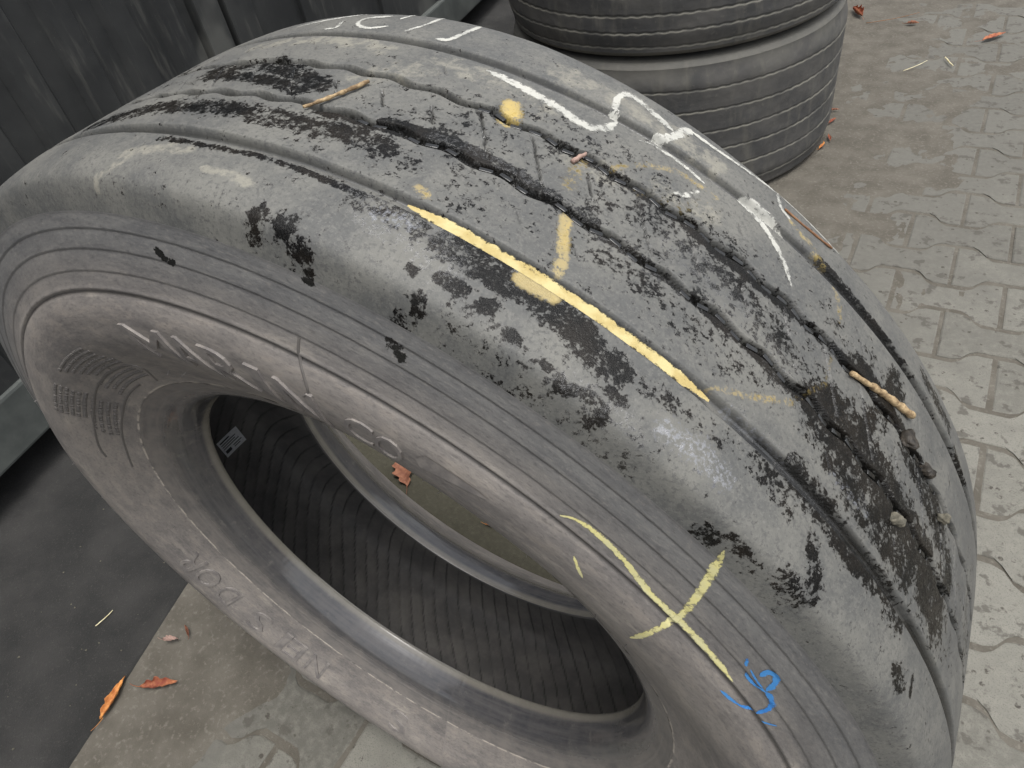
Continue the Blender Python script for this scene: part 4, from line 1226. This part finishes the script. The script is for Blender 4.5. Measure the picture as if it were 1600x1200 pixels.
leaf('dry_leaf', 'small orange leaf scrap behind the lower far bead of the tyre', (-.20, .29, .006), .03, .014, MAT['leaf_orange'], .4, .5, GL, 0, .1, 13)
leaf('dry_leaf', 'red and orange curled leaf behind the tyre stack', (-.035, 3.16, Zg), .11, .07, MAT['leaf_red'], 2.1, 1.1, GL, 0, .2, 15)
leaf('dry_leaf', 'flat reddish piece of bark leaf on the far paving', (.485, 2.95, Zg), .10, .035, MAT['leaf_red'], .9, .5, GL, 0, .04, 16)
leaf('dry_leaf', 'small dark leaf on the far dirty paving', (.19, 3.06, Zg), .045, .03, MAT['leaf_brown'], .2, .8, GL, 0, .1, 18)
for k, (x, y, a, m) in enumerate(((.07, 2.17, 1.2, 'leaf_red'), (.055, 2.25, .3, 'leaf_brown'), (.085, 2.05, 1.9, 'leaf_red'), (.035, 1.90, .9, 'leaf_brown'), (.075, 1.99, 1.4, 'leaf_orange'))):
    leaf('leaf_scrap', 'small reddish leaf scrap lying against the foot of the tyre stack', (x, y, Zg), .04, .016, MAT[m], a, .8, 'leaf scraps at the foot of the stack', 0, .1, 30 + k)

def on_tread(th, s, lift):
    p = tread_point(np.array(th), np.array(s), lift, False)
    return Vector((float(p[0]), float(p[1]), float(p[2]) + HC))
stick('twig', 'slim tan twig lying across the wet middle grooves of the big tyre', on_tread(6.1, .0345, .0022), on_tread(7.9, -.0105, .0022), .0011, .0016, MAT['twig'], 'twig', .0012, 14, 3, 'twigs on the tread')
stick('twig', 'thick broken tan twig lodged along a groove of the big tyre', on_tread(46.9, -.0180, .0026), on_tread(53.9, -.0440, .0032), .0016, .0030, MAT['twig'], 'twig', -.002, 20, 6, 'twigs on the tread')
stick('bark_splinter', 'short reddish splinter across a wet groove of the tyre', on_tread(23.68, -.0125, .0016), on_tread(23.95, -.0255, .0016), .0018, .0014, MAT['leaf_pale'], 'splinter', .0005, 8, 9)
stick('twig', 'thin dark twig across the chalked far shoulder of the tyre', on_tread(37.6, -.103, .0010), on_tread(42.4, -.112, .0012), .0008, .0008, MAT['twig_dark'], 'twig', .001, 12, 12, 'twigs on the tread')
lump('pebble', 'brown grey pebble sitting on the tread beside a groove', on_tread(54.7, .0378, .0025), (.0048, .0036, .0034), MAT['pebble'], 'pebble', 3, 'pebbles on the tread')
lump('pebble', 'pale wedge shaped pebble on the muddy middle rib', on_tread(60.8, -.0115, .0028), (.0040, .0034, .0045), MAT['pebble'], 'pebble', 7, 'pebbles on the tread')
lump('mud_clod', 'black mud clod in the groove below the thick twig', on_tread(54.2, -.026, .0015), (.0085, .0055, .0035), MAT['clod'], 'mud', 5)
lump('mud_clod', 'small black mud clod further along the groove below the thick twig', on_tread(57.5, -.0265, .001), (.006, .0045, .003), MAT['clod'], 'mud', 9)
stick('straw', 'thin yellowish straw on the dirty paving beyond the stack', (.225, 2.60, .011), (.29, 2.70, .011), .0014, .0010, MAT['straw'], 'straw', .004, 10, 15)
stick('straw', 'short white straw piece on the far paving', (.345, 2.735, .011), (.378, 2.665, .011), .0026, .0026, MAT['straw'], 'straw', .0005, 8, 16)
stick('twig', 'long thin reddish twig on the far dirty paving', (.02, 3.05, .011), (.20, 3.18, .011), .0014, .0010, MAT['twig_dark'], 'twig', .012, 12, 17)
stick('twig', 'tiny pale twig on the dark asphalt strip', (-.83, -.245, .010), (-.825, -.205, .010), .0012, .0008, MAT['straw'], 'twig', .001, 8, 18)
rs = random.Random(21)
for k in range(40):
    x = rs.uniform(-1.1, -.72); y = rs.uniform(-.65, .1)
    if x > strip_x(y) - .02: continue
    lump('grit', 'small grey grit grain on the dark asphalt strip', (x, y, .0075), (rs.uniform(.0008, .002),) * 2 + (.0012,), MAT['pebble'], 'grit', 60 + k, 'grit on the asphalt strip')
# weed in a paving joint
def weed(x, y, n, seed):
    rs = random.Random(seed)
    root = empty('weed', (x, y, 0))
    tag(root, 'tiny green weed growing in a joint of the light paving', 'weed')
    for k in range(n):
        a = k * 2.4; L = rs.uniform(.010, .020)
        V = []
        for i in range(6):
            t = i / 5; w = .0035 * math.sin(math.pi * (t * .9 + .05))
            c = Vector((math.cos(a), math.sin(a), 0)) * L * t + Vector((0, 0, .001 + L * .9 * t * (1 - .6 * t)))
            pr = Vector((-math.sin(a), math.cos(a), 0)) * w
            V += [tuple(c - pr), tuple(c), tuple(c + pr)]
        link('blade', mesh_np('blade', V, grid_quads(6, 3, False)), MAT['weed'], root)
weed(.742, .705, 9, 4)
